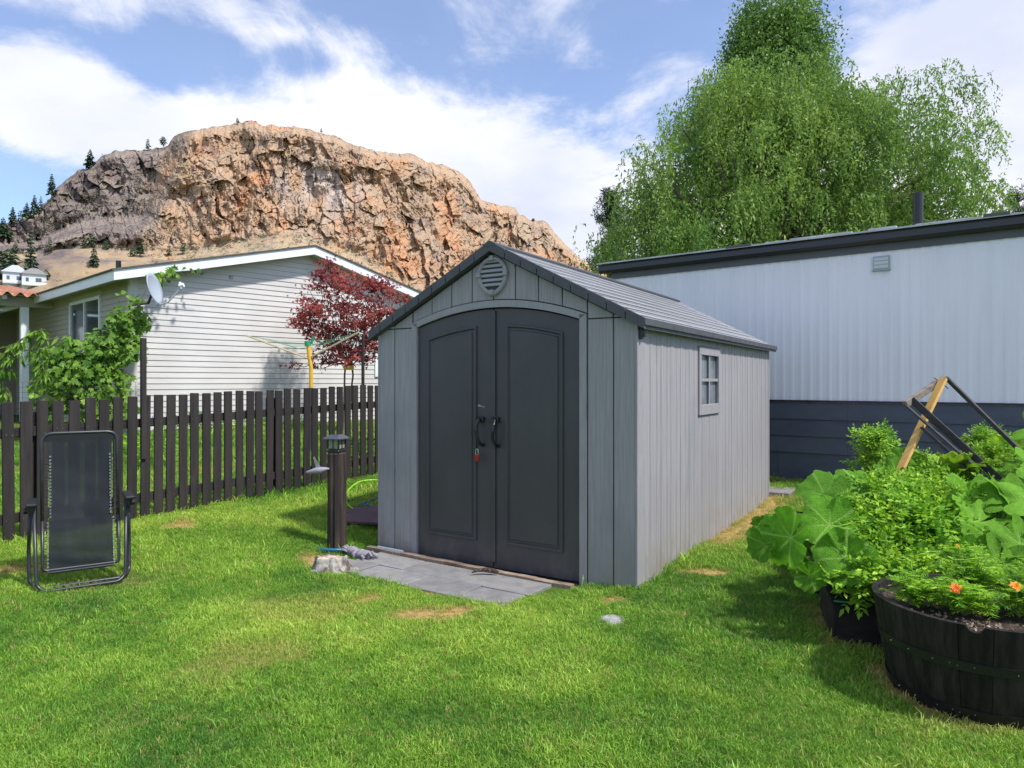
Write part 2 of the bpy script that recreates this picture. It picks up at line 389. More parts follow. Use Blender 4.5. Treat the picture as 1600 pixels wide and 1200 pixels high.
MT['bark'] = material('tree_bark', (0.09, 0.07, 0.055), (0.17, 0.14, 0.11), 0.9, (20, 20, 3), bump=0.01)
MT['lampglass'] = material('lantern_glass', (0.20, 0.21, 0.15), (0.30, 0.31, 0.22), 0.12, (20, 20, 20), spec=0.8)
MT['dish'] = material('dish_grey', (0.36, 0.40, 0.46), rough=0.45)
MT['mesh'] = material('sling_mesh_fabric', (0.016, 0.019, 0.024), (0.024, 0.027, 0.033), 0.75, (6, 6, 2), bump=0.001, bscale=(300, 300, 300), alpha=0.94, spec=0.12)
MT['leaf_willow'] = material('willow_leaves', (0.13, 0.235, 0.055), (0.27, 0.39, 0.10), 0.5, (0.8, 0.8, 0.45), island=0.3, transl=0.35, tcol=(1.25, 1.3, 0.7), spec=0.18)
MT['leaf_birch'] = material('birch_leaves', (0.10, 0.20, 0.05), (0.20, 0.32, 0.085), 0.5, (0.6, 0.6, 0.6), island=0.3, transl=0.25, tcol=(1.2, 1.25, 0.7), spec=0.18)
MT['leaf_pine'] = material('pine_needles', (0.035, 0.065, 0.028), (0.075, 0.115, 0.05), 0.6, (0.5, 0.5, 0.5), island=0.35, spec=0.18)
MT['leaf_pine_far'] = material('fir_needles', (0.05, 0.095, 0.05), (0.09, 0.14, 0.07), 0.7, (0.2, 0.2, 0.2), island=0.3, spec=0.18)
MT['leaf_maple'] = material('red_maple_leaves', (0.15, 0.03, 0.03), (0.36, 0.085, 0.06), 0.5, (2.2, 2.2, 2.2), island=0.35, transl=0.25, tcol=(1.2, 0.7, 0.7), spec=0.18)
MT['leaf_vine'] = material('grape_leaves', (0.05, 0.145, 0.018), (0.22, 0.37, 0.05), 0.5, (2.5, 2.5, 2.5), island=0.3, transl=0.3, tcol=(1.2, 1.25, 0.6), spec=0.18)
MT['leaf_small'] = material('tomato_leaves', (0.12, 0.31, 0.022), (0.33, 0.54, 0.045), 0.55, (5, 5, 5), island=0.28, transl=0.3, tcol=(1.2, 1.25, 0.6), spec=0.18)
MT['leaf_carrot'] = material('carrot_tops', (0.19, 0.39, 0.04), (0.34, 0.54, 0.07), 0.5, (5, 5, 5), island=0.25, transl=0.3, tcol=(1.2, 1.25, 0.6), spec=0.18)
MT['leaf_mari'] = material('marigold_leaves', (0.13, 0.33, 0.022), (0.33, 0.55, 0.045), 0.55, (9, 9, 9), island=0.28, transl=0.3, tcol=(1.2, 1.25, 0.6), spec=0.18)
MT['stem'] = material('green_stems', (0.14, 0.26, 0.06), rough=0.5)
MT['orange'] = material('orange_petals', (0.85, 0.13, 0.01), (0.8, 0.22, 0.01), 0.5, (90, 90, 90), island=0.15)
MT['orangeyellow'] = material('yellow_orange_petals', (0.9, 0.36, 0.01), (0.85, 0.24, 0.01), 0.5, (90, 90, 90), island=0.15)
MT['interior'] = material('dark_interior', (0.03, 0.028, 0.026), rough=0.8)
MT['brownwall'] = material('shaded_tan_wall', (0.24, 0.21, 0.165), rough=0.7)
MT['wire'] = material('black_garden_netting', (0.02, 0.02, 0.02), rough=0.6)

def big_leaf_material(name, c1, c2, vein):
    m = bpy.data.materials.new(name); m.use_nodes = True
    nt = m.node_tree; N = nt.nodes.new; Lk = nt.links.new; b = nt.nodes['Principled BSDF']; out = nt.nodes['Material Output']
    b.inputs['Roughness'].default_value = 0.55; b.inputs['Specular IOR Level'].default_value = 0.15
    at = N('ShaderNodeAttribute'); at.attribute_name = 'vein'
    tc = N('ShaderNodeTexCoord'); ns = N('ShaderNodeTexNoise'); ns.inputs['Scale'].default_value = 14; ns.inputs['Detail'].default_value = 4; Lk(tc.outputs['Object'], ns.inputs['Vector'])
    mx = N('ShaderNodeMixRGB'); Lk(ns.outputs[0], mx.inputs[0]); mx.inputs[1].default_value = (*c1, 1); mx.inputs[2].default_value = (*c2, 1)
    ms = N('ShaderNodeMath'); ms.operation = 'MULTIPLY'; Lk(at.outputs['Fac'], ms.inputs[0]); ms.inputs[1].default_value = 0.7
    mv = N('ShaderNodeMixRGB'); Lk(ms.outputs[0], mv.inputs[0]); Lk(mx.outputs[0], mv.inputs[1]); mv.inputs[2].default_value = (*vein, 1)
    oi = N('ShaderNodeObjectInfo'); mr = N('ShaderNodeMapRange'); Lk(oi.outputs['Random'], mr.inputs[0]); mr.inputs[3].default_value = 0.75; mr.inputs[4].default_value = 1.25
    hs = N('ShaderNodeHueSaturation'); Lk(mr.outputs[0], hs.inputs['Value']); Lk(mv.outputs[0], hs.inputs['Color'])
    Lk(hs.outputs[0], b.inputs['Base Color'])
    bp = N('ShaderNodeBump'); bp.inputs['Distance'].default_value = 0.012; ns2 = N('ShaderNodeTexNoise'); ns2.inputs['Scale'].default_value = 45; Lk(tc.outputs['Object'], ns2.inputs['Vector'])
    Lk(ns2.outputs[0], bp.inputs['Height']); Lk(bp.outputs[0], b.inputs['Normal'])
    t = N('ShaderNodeBsdfTranslucent'); mm = N('ShaderNodeMixRGB'); mm.blend_type = 'MULTIPLY'; mm.inputs[0].default_value = 1; Lk(hs.outputs[0], mm.inputs[1]); mm.inputs[2].default_value = (1.3, 1.35, .6, 1)
    Lk(mm.outputs[0], t.inputs[0]); sh = N('ShaderNodeMixShader'); sh.inputs[0].default_value = 0.3; Lk(b.outputs[0], sh.inputs[1]); Lk(t.outputs[0], sh.inputs[2]); Lk(sh.outputs[0], out.inputs[0])
    return m
MT['squash'] = big_leaf_material('squash_leaf_green', (0.055, 0.20, 0.016), (0.19, 0.42, 0.03), (0.34, 0.52, 0.12))
MT['squash_light'] = big_leaf_material('squash_leaf_bright', (0.08, 0.25, 0.02), (0.24, 0.48, 0.04), (0.40, 0.56, 0.20))
MT['chard'] = big_leaf_material('chard_leaf', (0.16, 0.34, 0.03), (0.30, 0.46, 0.05), (0.50, 0.58, 0.12))

# ------------------------------------------------------------------ ground
FN = np.array((0.805, -0.593)); F0 = np.array((-4.32, 5.86)); FD = np.array((0.593, 0.805))   # fence line
T0 = np.array((4.245, 9.8)); TD = np.array((-0.788, 0.615)); TN = np.array((-0.615, -0.788))   # trailer wall line
SA = np.array((-1.222, 6.38)); SU = np.array((0.8505, -0.526)); SV = np.array((0.526, 0.8505)); SW = 2.51; SL = 4.56
def gz(x, y):
    x = np.asarray(x, float); y = np.asarray(y, float)
    d = (x - F0[0]) * FN[0] + (y - F0[1]) * FN[1]
    t = (x - F0[0]) * FD[0] + (y - F0[1]) * FD[1]
    near = (0.13 + 0.033 * np.clip(t, -3, 6)) * sstep(2.6, 0.0, d)
    far = (0.13 + 0.033 * np.clip(t, -3, 6)) + 0.068 * np.clip(-d, 0, 6.5)
    g = np.where(d > 0, near, far) - 0.02
    e = (x - T0[0]) * TN[0] + (y - T0[1]) * TN[1]
    g = g + 0.11 * sstep(2.2, 0.2, e) * sstep(1.0, 2.5, d)
    sd_ = (x - SA[0]) * SU[0] + (y - SA[1]) * SU[1]; wd_ = (x - SA[0]) * SV[0] + (y - SA[1]) * SV[1]
    g = g - 0.028 * sstep(-.5, 0, sd_) * sstep(2.7, 2.1, sd_) * sstep(-1.1, -.7, wd_) * sstep(.6, .3, wd_)
    near_c = sstep(12, 5, np.hypot(x, y)) * sstep(.7, 1.4, np.hypot(sd_ - 1.1, wd_ + .3))
    g = g + near_c * 0.02 * (fbm(x * 0.9, y * 0.9, 0, 3, 5) - 0.5)
    return g
def G(x, y): return float(gz(x, y))

DRY = [(285, 820, .13, .10), (575, 938, .10, .07), (712, 958, .17, .10), (690, 925, .12, .06), (1103, 895, .20, .055), (958, 940, .12, .06), (345, 900, .0, 0), (950, 905, .10, .05), (655, 960, .2, .06),
       (1300, 1128, 0, 0), (20, 890, .3, .1), (1425, 1125, 0, 0), (500, 880, .22, .12)]
DRYW = []
for px, py, a, b in DRY:
    if a > 0:
        d = CAMZ * FPX / (py - HOR)
        for _ in range(3): d = (CAMZ - G((px - 800) / FPX * d, d)) * FPX / (py - HOR)
        DRYW.append(((px - 800) / FPX * d, d, a, b))
def sd_of(x, y):
    d0 = np.array((.954, -.2997)); a = (x - 1.86) * d0[0] + (y - 4.02) * d0[1]; b = -(x - 1.86) * d0[1] + (y - 4.02) * d0[0]
    return np.hypot(np.maximum(0, np.maximum(-a, a - 1.25)), np.maximum(0, np.maximum(-b, b - .6)))
def dryness(x, y):
    x = np.asarray(x, float); y = np.asarray(y, float)
    v = np.zeros_like(x)
    n = fbm(x * 9, y * 9, 0, 3, 3)
    for (a, b, rx, ry) in DRYW:
        dd = np.sqrt(((x - a) / rx) ** 2 + ((y - b) / (ry * 1.6)) ** 2)
        v = np.maximum(v, sstep(1.35, 0.35, dd + (n - 0.5) * 1.6))
    s = (x - SA[0]) * SU[0] + (y - SA[1]) * SU[1]; w = (x - SA[0]) * SV[0] + (y - SA[1]) * SV[1]
    e = sstep(0.42, 0.0, np.abs(s - SW - 0.08) + (n - .5) * .5) * sstep(1.2, 2.2, w) * sstep(5.2, 4.4, w)
    v = np.maximum(v, 0.85 * e)
    v = np.maximum(v, 0.9 * sstep(.50, .38, np.hypot(x - 2.29, y - 3.40) + (n - .5) * .12)); v = np.maximum(v, .55 * sstep(.12, .0, np.abs(sd_of(x, y)) + (n - .5) * .1))
    v = np.maximum(v, 0.32 * sstep(0.62, 0.8, fbm(x * 1.3 + 4, y * 1.3, 0, 4, 9)))
    return v

def ground():
    def axis(lo, hi, fine, far):
        a = list(np.arange(lo, hi + 1e-6, fine)); s = fine
        l = [lo]; 
        while l[-1] > -far: s *= 1.35; l.append(l[-1] - s)
        s = fine; h = [hi]
        while h[-1] < far: s *= 1.35; h.append(h[-1] + s)
        return np.array(sorted(set([round(v, 4) for v in l + a + h])))
    X = axis(-12, 9, 0.12, 2500); Y = axis(0, 18, 0.12, 2500)
    gx, gy = np.meshgrid(X, Y); z = gz(gx, gy)
    V = np.stack([gx, gy, z], -1).reshape(-1, 3); nx = len(X); ny = len(Y)
    i = np.arange((ny - 1) * (nx - 1)); r = i // (nx - 1); c = i % (nx - 1); q = r * nx + c
    F = np.stack([q, q + 1, q + nx + 1, q + nx], -1)
    m = bpy.data.materials.new('lawn_soil'); m.use_nodes = True; nt = m.node_tree; N = nt.nodes.new; Lk = nt.links.new; b = nt.nodes['Principled BSDF']
    b.inputs['Roughness'].default_value = 0.95; b.inputs['Specular IOR Level'].default_value = 0.1
    at = N('ShaderNodeAttribute'); at.attribute_name = 'dry'
    g = N('ShaderNodeNewGeometry')
    def nz(s, d=5):
        n = N('ShaderNodeTexNoise'); n.inputs['Scale'].default_value = s; n.inputs['Detail'].default_value = d; Lk(g.outputs['Position'], n.inputs['Vector']); return n.outputs[0]
    m1 = N('ShaderNodeMixRGB'); Lk(nz(30), m1.inputs[0]); m1.inputs[1].default_value = (0.045, 0.085, 0.012, 1); m1.inputs[2].default_value = (0.10, 0.17, 0.025, 1)
    m2 = N('ShaderNodeMixRGB'); Lk(nz(60), m2.inputs[0]); m2.inputs[1].default_value = (0.30, 0.19, 0.07, 1); m2.inputs[2].default_value = (0.52, 0.36, 0.15, 1)
    m3 = N('ShaderNodeMixRGB'); Lk(at.outputs['Fac'], m3.inputs[0]); Lk(m1.outputs[0], m3.inputs[1]); Lk(m2.outputs[0], m3.inputs[2]); Lk(m3.outputs[0], b.inputs['Base Color'])
    bp = N('ShaderNodeBump'); bp.inputs['Distance'].default_value = 0.01; Lk(nz(70), bp.inputs['Height']); Lk(bp.outputs[0], b.inputs['Normal'])
    o = arr_mesh('ground', V, F, m, smooth=True); fattr(o, 'dry', dryness(V[:, 0], V[:, 1])); tag(o, kind='structure')
ground()

PAVE = []      # polygons without grass (world xy)
def inside(poly, x, y):
    r = np.zeros(np.shape(x), bool); n = len(poly)
    for i in range(n):
        x0, y0 = poly[i]; x1, y1 = poly[(i + 1) % n]
        c = ((y0 > y) != (y1 > y)) & (x < (x1 - x0) * (y - y0) / (y1 - y0 + 1e-12) + x0)
        r ^= c
    return r

def grass_tufts():
    pts = []
    rs = np.random.RandomState(3)
    zones = [(2.2, 3.6, 4600, 0.78), (3.6, 5.2, 3600, 0.84), (5.2, 7.5, 1900, 1.0), (7.5, 11, 750, 1.35), (11, 17, 260, 1.9)]
    for d0, d1, dens, sc_ in zones:
        w = 0.80 * d1 + 0.5
        n = int(dens * (d1 - d0) * 2 * w)
        x = rs.uniform(-w, w, n); y = rs.uniform(d0, d1, n)
        ok = np.abs(x) < 0.78 * y + 0.35
        ok &= ~inside(PAVE[0], x, y)                  # shed footprint
        for p in PAVE[1:]: ok &= ~inside(p, x, y)
        e = (x - T0[0]) * TN[0] + (y - T0[1]) * TN[1]; ok &= e > 0.03
        h = (x - HC[0]) * HB[0] + (y - HC[1]) * HB[1]; ok &= h < 0.05
        dr = dryness(x, y); ok &= rs.uniform(0, 1, n) > dr * 0.62
        x, y, dr = x[ok], y[ok], dr[ok]; m = len(x)
        lush = fbm(x * 0.7, y * 0.7, 2, 3, 31); fine = fbm(x * 3.5, y * 3.5, 5, 3, 37)
        scl = sc_ * (0.72 + 0.5 * rs.uniform(0, 1, m)) * (0.55 + 0.9 * fine) * (1 - 0.45 * dr)
        # longer, unmown tufts hugging walls and planters
        s_ = (x - SA[0]) * SU[0] + (y - SA[1]) * SU[1]; w_ = (x - SA[0]) * SV[0] + (y - SA[1]) * SV[1]
        ed = np.minimum(np.hypot(np.maximum(0, np.maximum(-s_, s_ - SW)), np.maximum(0, np.maximum(-w_, w_ - SL))), np.abs((x - F0[0]) * FN[0] + (y - F0[1]) * FN[1]))
        ed = np.minimum(ed, np.minimum(np.abs(np.hypot(x - 2.29, y - 3.40) - .39), np.minimum(sd_of(x, y) + .02, np.hypot(x + 1.585, y - 6.27) - .08)))
        scl = scl * (1 + 0.9 * sstep(.09, .0, ed) * rs.uniform(0, 1, m)) * (1 + .55 * (rs.uniform(0, 1, m) > .975))
        t = np.clip(0.95 * (lush - 0.5) + 0.65 * (fine - 0.5) + 0.50 + rs.normal(0, 0.14, m), 0, 1)
        pts.append(np.stack([x, y, gz(x, y) - 0.004, scl, t, np.clip(dr + (rs.uniform(0, 1, m) > 0.93) * 0.6, 0, 1), rs.uniform(0, 6.283, m), rs.normal(0, .16, m), rs.normal(0, .16, m), rs.randint(0, 5, m)], -1))
    A = np.concatenate(pts)
    me = bpy.data.meshes.new('lawn_grass'); me.vertices.add(len(A)); me.vertices.foreach_set('co', A[:, :3].astype(np.float32).ravel())
    def fa(n, v): a = me.attributes.new(n, 'FLOAT', 'POINT'); a.data.foreach_set('value', v.astype(np.float32))
    fa('scl', A[:, 3]); fa('tint', A[:, 4]); fa('dry', A[:, 5])
    a = me.attributes.new('rot', 'FLOAT_VECTOR', 'POINT'); a.data.foreach_set('vector', A[:, [7, 8, 6]].astype(np.float32).ravel())
    a = me.attributes.new('idx', 'INT', 'POINT'); a.data.foreach_set('value', A[:, 9].astype(np.int32))
    o = link('lawn_grass', me); tag(o, 'short bright green lawn grass with straw coloured patches', 'grass', kind='stuff')
    # material
    m = bpy.data.materials.new('grass_blades'); m.use_nodes = True; nt = m.node_tree; N = nt.nodes.new; Lk = nt.links.new; b = nt.nodes['Principled BSDF']; out = nt.nodes['Material Output']
    b.inputs['Roughness'].default_value = 0.5; b.inputs['Specular IOR Level'].default_value = 0.35
    def at(nm):
        n = N('ShaderNodeAttribute'); n.attribute_type = 'INSTANCER'; n.attribute_name = nm; return n.outputs['Fac']
    r = N('ShaderNodeValToRGB'); Lk(at('tint'), r.inputs[0]); el = r.color_ramp.elements
    el[0].position = 0.05; el[0].color = (0.07, 0.19, 0.028, 1); el[1].position = 1.0; el[1].color = (0.38, 0.50, 0.075, 1)
    e = el.new(0.5); e.color = (0.185, 0.345, 0.035, 1)
    dm = N('ShaderNodeMixRGB'); Lk(at('dry'), dm.inputs[0]); Lk(r.outputs[0], dm.inputs[1]); dm.inputs[2].default_value = (0.46, 0.34, 0.13, 1)
    hs = N('ShaderNodeHueSaturation'); gm = N('ShaderNodeNewGeometry'); mr = N('ShaderNodeMapRange'); Lk(gm.outputs['Random Per Island'], mr.inputs[0]); mr.inputs[3].default_value = 0.6; mr.inputs[4].default_value = 1.45
    Lk(mr.outputs[0], hs.inputs['Value']); Lk(dm.outputs[0], hs.inputs['Color']); Lk(hs.outputs[0], b.inputs['Base Color'])
    t = N('ShaderNodeBsdfTranslucent'); Lk(hs.outputs[0], t.inputs[0]); ms = N('ShaderNodeMixShader'); ms.inputs[0].default_value = 0.35
    Lk(b.outputs[0], ms.inputs[1]); Lk(t.outputs[0], ms.inputs[2]); Lk(ms.outputs[0], out.inputs[0])
    coll = bpy.data.collections.new('grass_tuft_sources')
    for k in range(5):
        r2 = np.random.RandomState(50 + k); vs = []; fs = []
        for j in range(13):
            px, py = r2.normal(0, 0.016, 2); h = r2.uniform(0.022, 0.050); w = r2.uniform(0.0013, 0.0022); a = r2.uniform(0, 6.283); lean = r2.uniform(0.05, 0.9) * h; la = r2.uniform(0, 6.283)
            ca, sa = math.cos(a) * w, math.sin(a) * w; lx, ly = math.cos(la) * lean, math.sin(la) * lean
            i0 = len(vs)
            vs += [(px - ca, py - sa, 0), (px + ca, py + sa, 0), (px + lx * .35 + ca, py + ly * .35 + sa, h * .6), (px + lx * .35 - ca, py + ly * .35 - sa, h * .6), (px + lx, py + ly, h * (1 - 0.25 * lean / h))]
            fs += [(i0, i0 + 1, i0 + 2, i0 + 3), (i0 + 3, i0 + 2, i0 + 4)]
        mm = bpy.data.meshes.new('grass_tuft'); mm.from_pydata(vs, [], fs); mm.materials.append(m)
        coll.objects.link(bpy.data.objects.new('grass_tuft', mm))
    ng = bpy.data.node_groups.new('scatter_grass', 'GeometryNodeTree')
    ng.interface.new_socket('Geometry', in_out='INPUT', socket_type='NodeSocketGeometry'); ng.interface.new_socket('Geometry', in_out='OUTPUT', socket_type='NodeSocketGeometry')
    gi = ng.nodes.new('NodeGroupInput'); go = ng.nodes.new('NodeGroupOutput'); ip = ng.nodes.new('GeometryNodeInstanceOnPoints')
    ci = ng.nodes.new('GeometryNodeCollectionInfo'); ci.inputs['Collection'].default_value = coll; ci.inputs['Separate Children'].default_value = True; ci.inputs['Reset Children'].default_value = True
    def na(nm, ty):
        n = ng.nodes.new('GeometryNodeInputNamedAttribute'); n.data_type = ty; n.inputs['Name'].default_value = nm; return n.outputs['Attribute']
    L2 = ng.links.new
    L2(gi.outputs[0], ip.inputs['Points']); L2(ci.outputs[0], ip.inputs['Instance']); ip.inputs['Pick Instance'].default_value = True
    L2(na('idx', 'INT'), ip.inputs['Instance Index']); L2(na('rot', 'FLOAT_VECTOR'), ip.inputs['Rotation']); L2(na('scl', 'FLOAT'), ip.inputs['Scale'])
    L2(ip.outputs[0], go.inputs[0])
    md = o.modifiers.new('scatter', 'NODES'); md.node_group = ng
    print('tufts', len(A))

HC = np.array((-6.47, 11.8)); HA = np.array((0.68, 0.733)); HB = np.array((-0.733, 0.68))     # neighbour house: corner, along gable, away along side
W2 = lambda s, w: (SA[0] + SU[0] * s + SV[0] * w, SA[1] + SU[1] * s + SV[1] * w)
PAVE.append([(2.29 + .40 * math.cos(a_), 3.40 + .40 * math.sin(a_)) for a_ in np.linspace(0, 6, 20)])
PAVE.insert(0, [W2(-0.0, 0.0), W2(SW, 0.0), W2(SW, SL), W2(0, SL)])

# ------------------------------------------------------------------ cliff and hills
def prof(pts):
    a = np.array(pts, float); return lambda x: np.interp(x, a[:, 0], a[:, 1])
CREST = prof([(-500, 470), (-300, 430), (-120, 385), (0, 352), (18, 345), (34, 343), (60, 325), (75, 312), (90, 292), (120, 266), (140, 262), (160, 243), (180, 236), (215, 234), (240, 233), (262, 228), (272, 214), (288, 205),
              (330, 199), (372, 191), (398, 190), (410, 198), (425, 195), (440, 197), (470, 199), (500, 206), (525, 213), (550, 224), (575, 232), (600, 238), (625, 240), (640, 240), (660, 248), (680, 257), (692, 257), (705, 263),
              (722, 272), (735, 284), (745, 300), (752, 313), (768, 318), (805, 322), (810, 334), (830, 343), (848, 345), (858, 352), (870, 368), (890, 388), (905, 403), (925, 414), (945, 425), (1000, 445), (1100, 475), (1300, 520)])
FOOT = prof([(-500, 470), (-200, 420), (0, 396), (60, 398), (130, 385), (200, 392), (300, 392), (380, 378), (430, 368), (470, 372), (520, 388), (570, 408), (640, 452), (700, 478), (800, 510), (925, 530), (1300, 560)])
GRID = {}
def cliff():
    cols = np.arange(-420, 1100, 1.35); nr = 380
    v = np.linspace(0, 1, nr)
    PX, Vv = np.meshgrid(cols, v)
    crest = CREST(PX) + (fbm(PX / 9.0, 0 * PX, 0, 4, 3) - 0.5) * 6 * sstep(0.6, 1.0, Vv)
    foot = FOOT(PX); bot = np.full_like(PX, 590.0)
    # a quarter of the rows on the talus, the rest on the face
    u = np.clip((Vv - 0.22) / 0.78, 0, 1)
    PY = np.where(Vv < 0.22, bot + (foot - bot) * (Vv / 0.22), foot + (crest - foot) * u)
    D = np.where(Vv < 0.22, 400 - (PY - foot) * 0.85, 400 + (foot - PY) * 0.34)
    D = D + 55 * sstep(600, 930, PX) + 12 * sstep(0.93, 1.0, u) * (Vv > 0.22)
    edge = 285 - (PY - 210) * 0.42        # the orange massif stands in front of the grey shoulder
    grey = sstep(26, -26, PX - edge + (fbm(PX / 26, PY / 26, 0, 3, 12) - .5) * 70)
    D = D + 34 * sstep(18, -18, PX - edge) * sstep(0.15, 0.35, u) * sstep(-120, 40, PX) 
    wx = PX + 30 * (fbm(PX / 70, PY / 70, 0, 3, 71) - .5) - 0.35 * (PY - 300)
    wy = PY + 24 * (fbm(PX / 60, PY / 60, 9, 3, 73) - .5)
    face = sstep(0.0, 0.10, u)
    r1 = fbm(wx / 62, wy / 150, 0, 3, 5, True)
    r2 = fbm(wx / 23, wy / 44, 3, 4, 15, True)
    def facets(x, y, seed, tilt=1.0):
        ix, iy = np.floor(x), np.floor(y); best = np.full(x.shape, 9e9); sec = np.full(x.shape, 9e9); val = np.zeros(x.shape)
        for ox in (-1, 0, 1):
            for oy in (-1, 0, 1):
                cx, cy = ix + ox, iy + oy; jx = cx + _hash(cx, cy, cx * 0, seed); jy = cy + _hash(cx, cy, cx * 0, seed + 5); dx, dy = x - jx, y - jy; dd = dx * dx + dy * dy
                v_ = _hash(cx, cy, cx * 0, seed + 9) + tilt * ((_hash(cx, cy, cx * 0, seed + 13) - .5) * dx + (_hash(cx, cy, cx * 0, seed + 21) - .62) * dy)
                m_ = dd < best; sec = np.where(m_, best, np.minimum(sec, dd)); val = np.where(m_, v_, val); best = np.where(m_, dd, best)
        return val, np.sqrt(sec) - np.sqrt(best)
    q1, e1 = facets((wx + 26 * (r2 - .5)) / 52, (wy + 26 * (r1 - .5)) / 80, 101, 1.6); q2, e2 = facets(wx / 17 + q1, wy / 24, 131, 1.5); q3, e3 = facets((PX + PY * .25) / 6.5 + q2 * 2, PY / 8.5, 151, 1.4)
    vf = fbm((PX + (PY - 300) * .22 + 8 * q1) / 12.0, PY / 70.0, 2, 4, 171, True, .6)
    r3 = fbm((PX + PY * .5) / 9.0, (PY - PX * .3) / 13.0, 6, 4, 25, True)
    led = fbm(wx / 90, (wy + 0.45 * wx) / 15, 0, 3, 45, True)
    amp = face * (0.5 + 0.5 * sstep(0, 0.12, 1 - u) )
    D = D - amp * (9 * (r1 - .55) + 4 * (r2 - .55) + 3.0 * (led - .6) + 6.5 * (q1 - .5) + 5.5 * (q2 - .5) + 2.4 * (q3 - .5) + 5.5 * (vf - .6)) - (face * 1.2 + (1 - face) * 1.0) * (r3 - .5) - face * .9 * (fbm(PX / 3.6, PY / 4.6, 2, 3, 29, True) - .5)
    D = D - (1 - face) * 6 * (fbm(PX / 30, PY / 14, 0, 4, 55) - .5)
    # great overhang bay with pale water-stained rock
    bay = np.exp(-(((PX - 500) / 62) ** 2 + ((PY - 292) / 40) ** 2)); D = D + 12 * bay
    X = (PX - 800) / FPX * D; Z = CAMZ + (HOR - PY) / FPX * D
    # rows behind the crest fall away
    back = []
    for k, (dd, dz) in enumerate([(10, -1), (40, -6), (120, -30), (260, -110), (400, -220)]):
        back.append((X[-1] + 0 * dd, D[-1] + dd, np.maximum(Z[-1] + dz, -5)))
    X = np.vstack([X] + [b[0][None] for b in back]); D = np.vstack([D] + [b[1][None] for b in back]); Z = np.vstack([Z] + [b[2][None] for b in back])
    Z[0] = -3
    ext = lambda A: np.vstack([A] + [A[-1:]] * 5)
    V = np.stack([X, D, Z], -1).reshape(-1, 3); nx = X.shape[1]; ny = X.shape[0]
    i = np.arange((ny - 1) * (nx - 1)); r = i // (nx - 1); c = i % (nx - 1); q = r * nx + c
    F = np.stack([q, q + 1, q + nx + 1, q + nx], -1)
    m = bpy.data.materials.new('cliff_rock'); m.use_nodes = True; nt = m.node_tree; N = nt.nodes.new; Lk = nt.links.new; b = nt.nodes['Principled BSDF']
    b.inputs['Roughness'].default_value = 0.95; b.inputs['Specular IOR Level'].default_value = 0.15
    def at(nm): n = N('ShaderNodeAttribute'); n.attribute_name = nm; return n.outputs['Fac']
    geo = N('ShaderNodeNewGeometry')
    def nz(s, det=6, vs=(1, 1, 1), typ='noise', dist=0.0):
        mp = N('ShaderNodeVectorMath'); mp.operation = 'MULTIPLY'; Lk(geo.outputs['Position'], mp.inputs[0]); mp.inputs[1].default_value = vs
        n = N('ShaderNodeTexNoise'); n.inputs['Scale'].default_value = s; n.inputs['Detail'].default_value = det; n.inputs['Roughness'].default_value = .65; n.inputs['Distortion'].default_value = dist
        Lk(mp.outputs[0], n.inputs['Vector']); return n.outputs[0]
    def mr(x, a, b_): n = N('ShaderNodeMapRange'); n.interpolation_type = 'SMOOTHSTEP'; Lk(x, n.inputs[0]); n.inputs[1].default_value = a; n.inputs[2].default_value = b_; return n.outputs[0]
    def mul(a, b_): n = N('ShaderNodeMath'); n.operation = 'MULTIPLY'; Lk(a, n.inputs[0]); (Lk(b_, n.inputs[1]) if not isinstance(b_, float) else setattr(n.inputs[1], 'default_value', b_)); return n.outputs[0]
    def mx(f, a, b_):
        n = N('ShaderNodeMixRGB'); Lk(f, n.inputs[0])
        for k, s in ((1, a), (2, b_)):
            if isinstance(s, tuple): n.inputs[k].default_value = (*s, 1)
            else: Lk(s, n.inputs[k])
        return n.outputs[0]
    c = mx(mr(nz(.05, 7, (1, 1, .7), dist=.6), .35, .65), (0.49, 0.315, 0.19), (0.42, 0.31, 0.215))
    c = mx(mul(mr(nz(.035, 5, (1, 1, .5)), .52, .62), .8), c, (0.55, 0.28, 0.14))
    c = mx(mul(mr(nz(.09, 6, (1, 1, .6)), .52, .66), .75), c, (0.28, 0.205, 0.175))
    c = mx(mul(mr(nz(.3, 4), .54, .66), .5), c, (0.58, 0.45, 0.345))
    c = mx(mul(at('pale'), .85), c, mx(mr(nz(.12, 6, (1, 1, .5)), .4, .6), (0.58, 0.47, 0.41), (0.38, 0.345, 0.315)))
    g = mx(mr(nz(.05, 7, (1, 1, .6)), .38, .62), (0.18, 0.143, 0.13), (0.29, 0.235, 0.20))
    g = mx(mul(mr(nz(.16, 6), .52, .64), .8), g, (0.36, 0.295, 0.225))
    c = mx(at('grey'), c, g)
    tal = mx(mr(nz(.12, 6), .4, .62), (0.50, 0.36, 0.22), (0.40, 0.31, 0.22))
    tal = mx(mul(mr(nz(.35, 4), .52, .6), .8), tal, (0.17, 0.19, 0.07))
    c = mx(at('talus'), c, tal)
    c = mx(mul(at('crack'), .35), c, (0.21, 0.14, 0.10))
    Lk(c, b.inputs['Base Color'])
    bp = N('ShaderNodeBump'); bp.inputs['Distance'].default_value = 1.6; Lk(nz(.45, 8, (1, 1, .8)), bp.inputs['Height']); Lk(bp.outputs[0], b.inputs['Normal'])
    o = arr_mesh('cliff', V, F, m)
    fattr(o, 'grey', ext(grey * (Vv > .2))); fattr(o, 'talus', ext(1 - sstep(0.0, 0.05, u + (r3 - .5) * .12 + (fbm(PX / 14, PY / 9, 0, 3, 8) - .5) * .12)))
    fattr(o, 'pale', ext(np.clip(bay * 1.5, 0, 1) * sstep(.3, .6, fbm(PX / 20, PY / 40, 0, 3, 81)) * sstep(-10, 10, 40 - abs(PX - 500) * .5)))
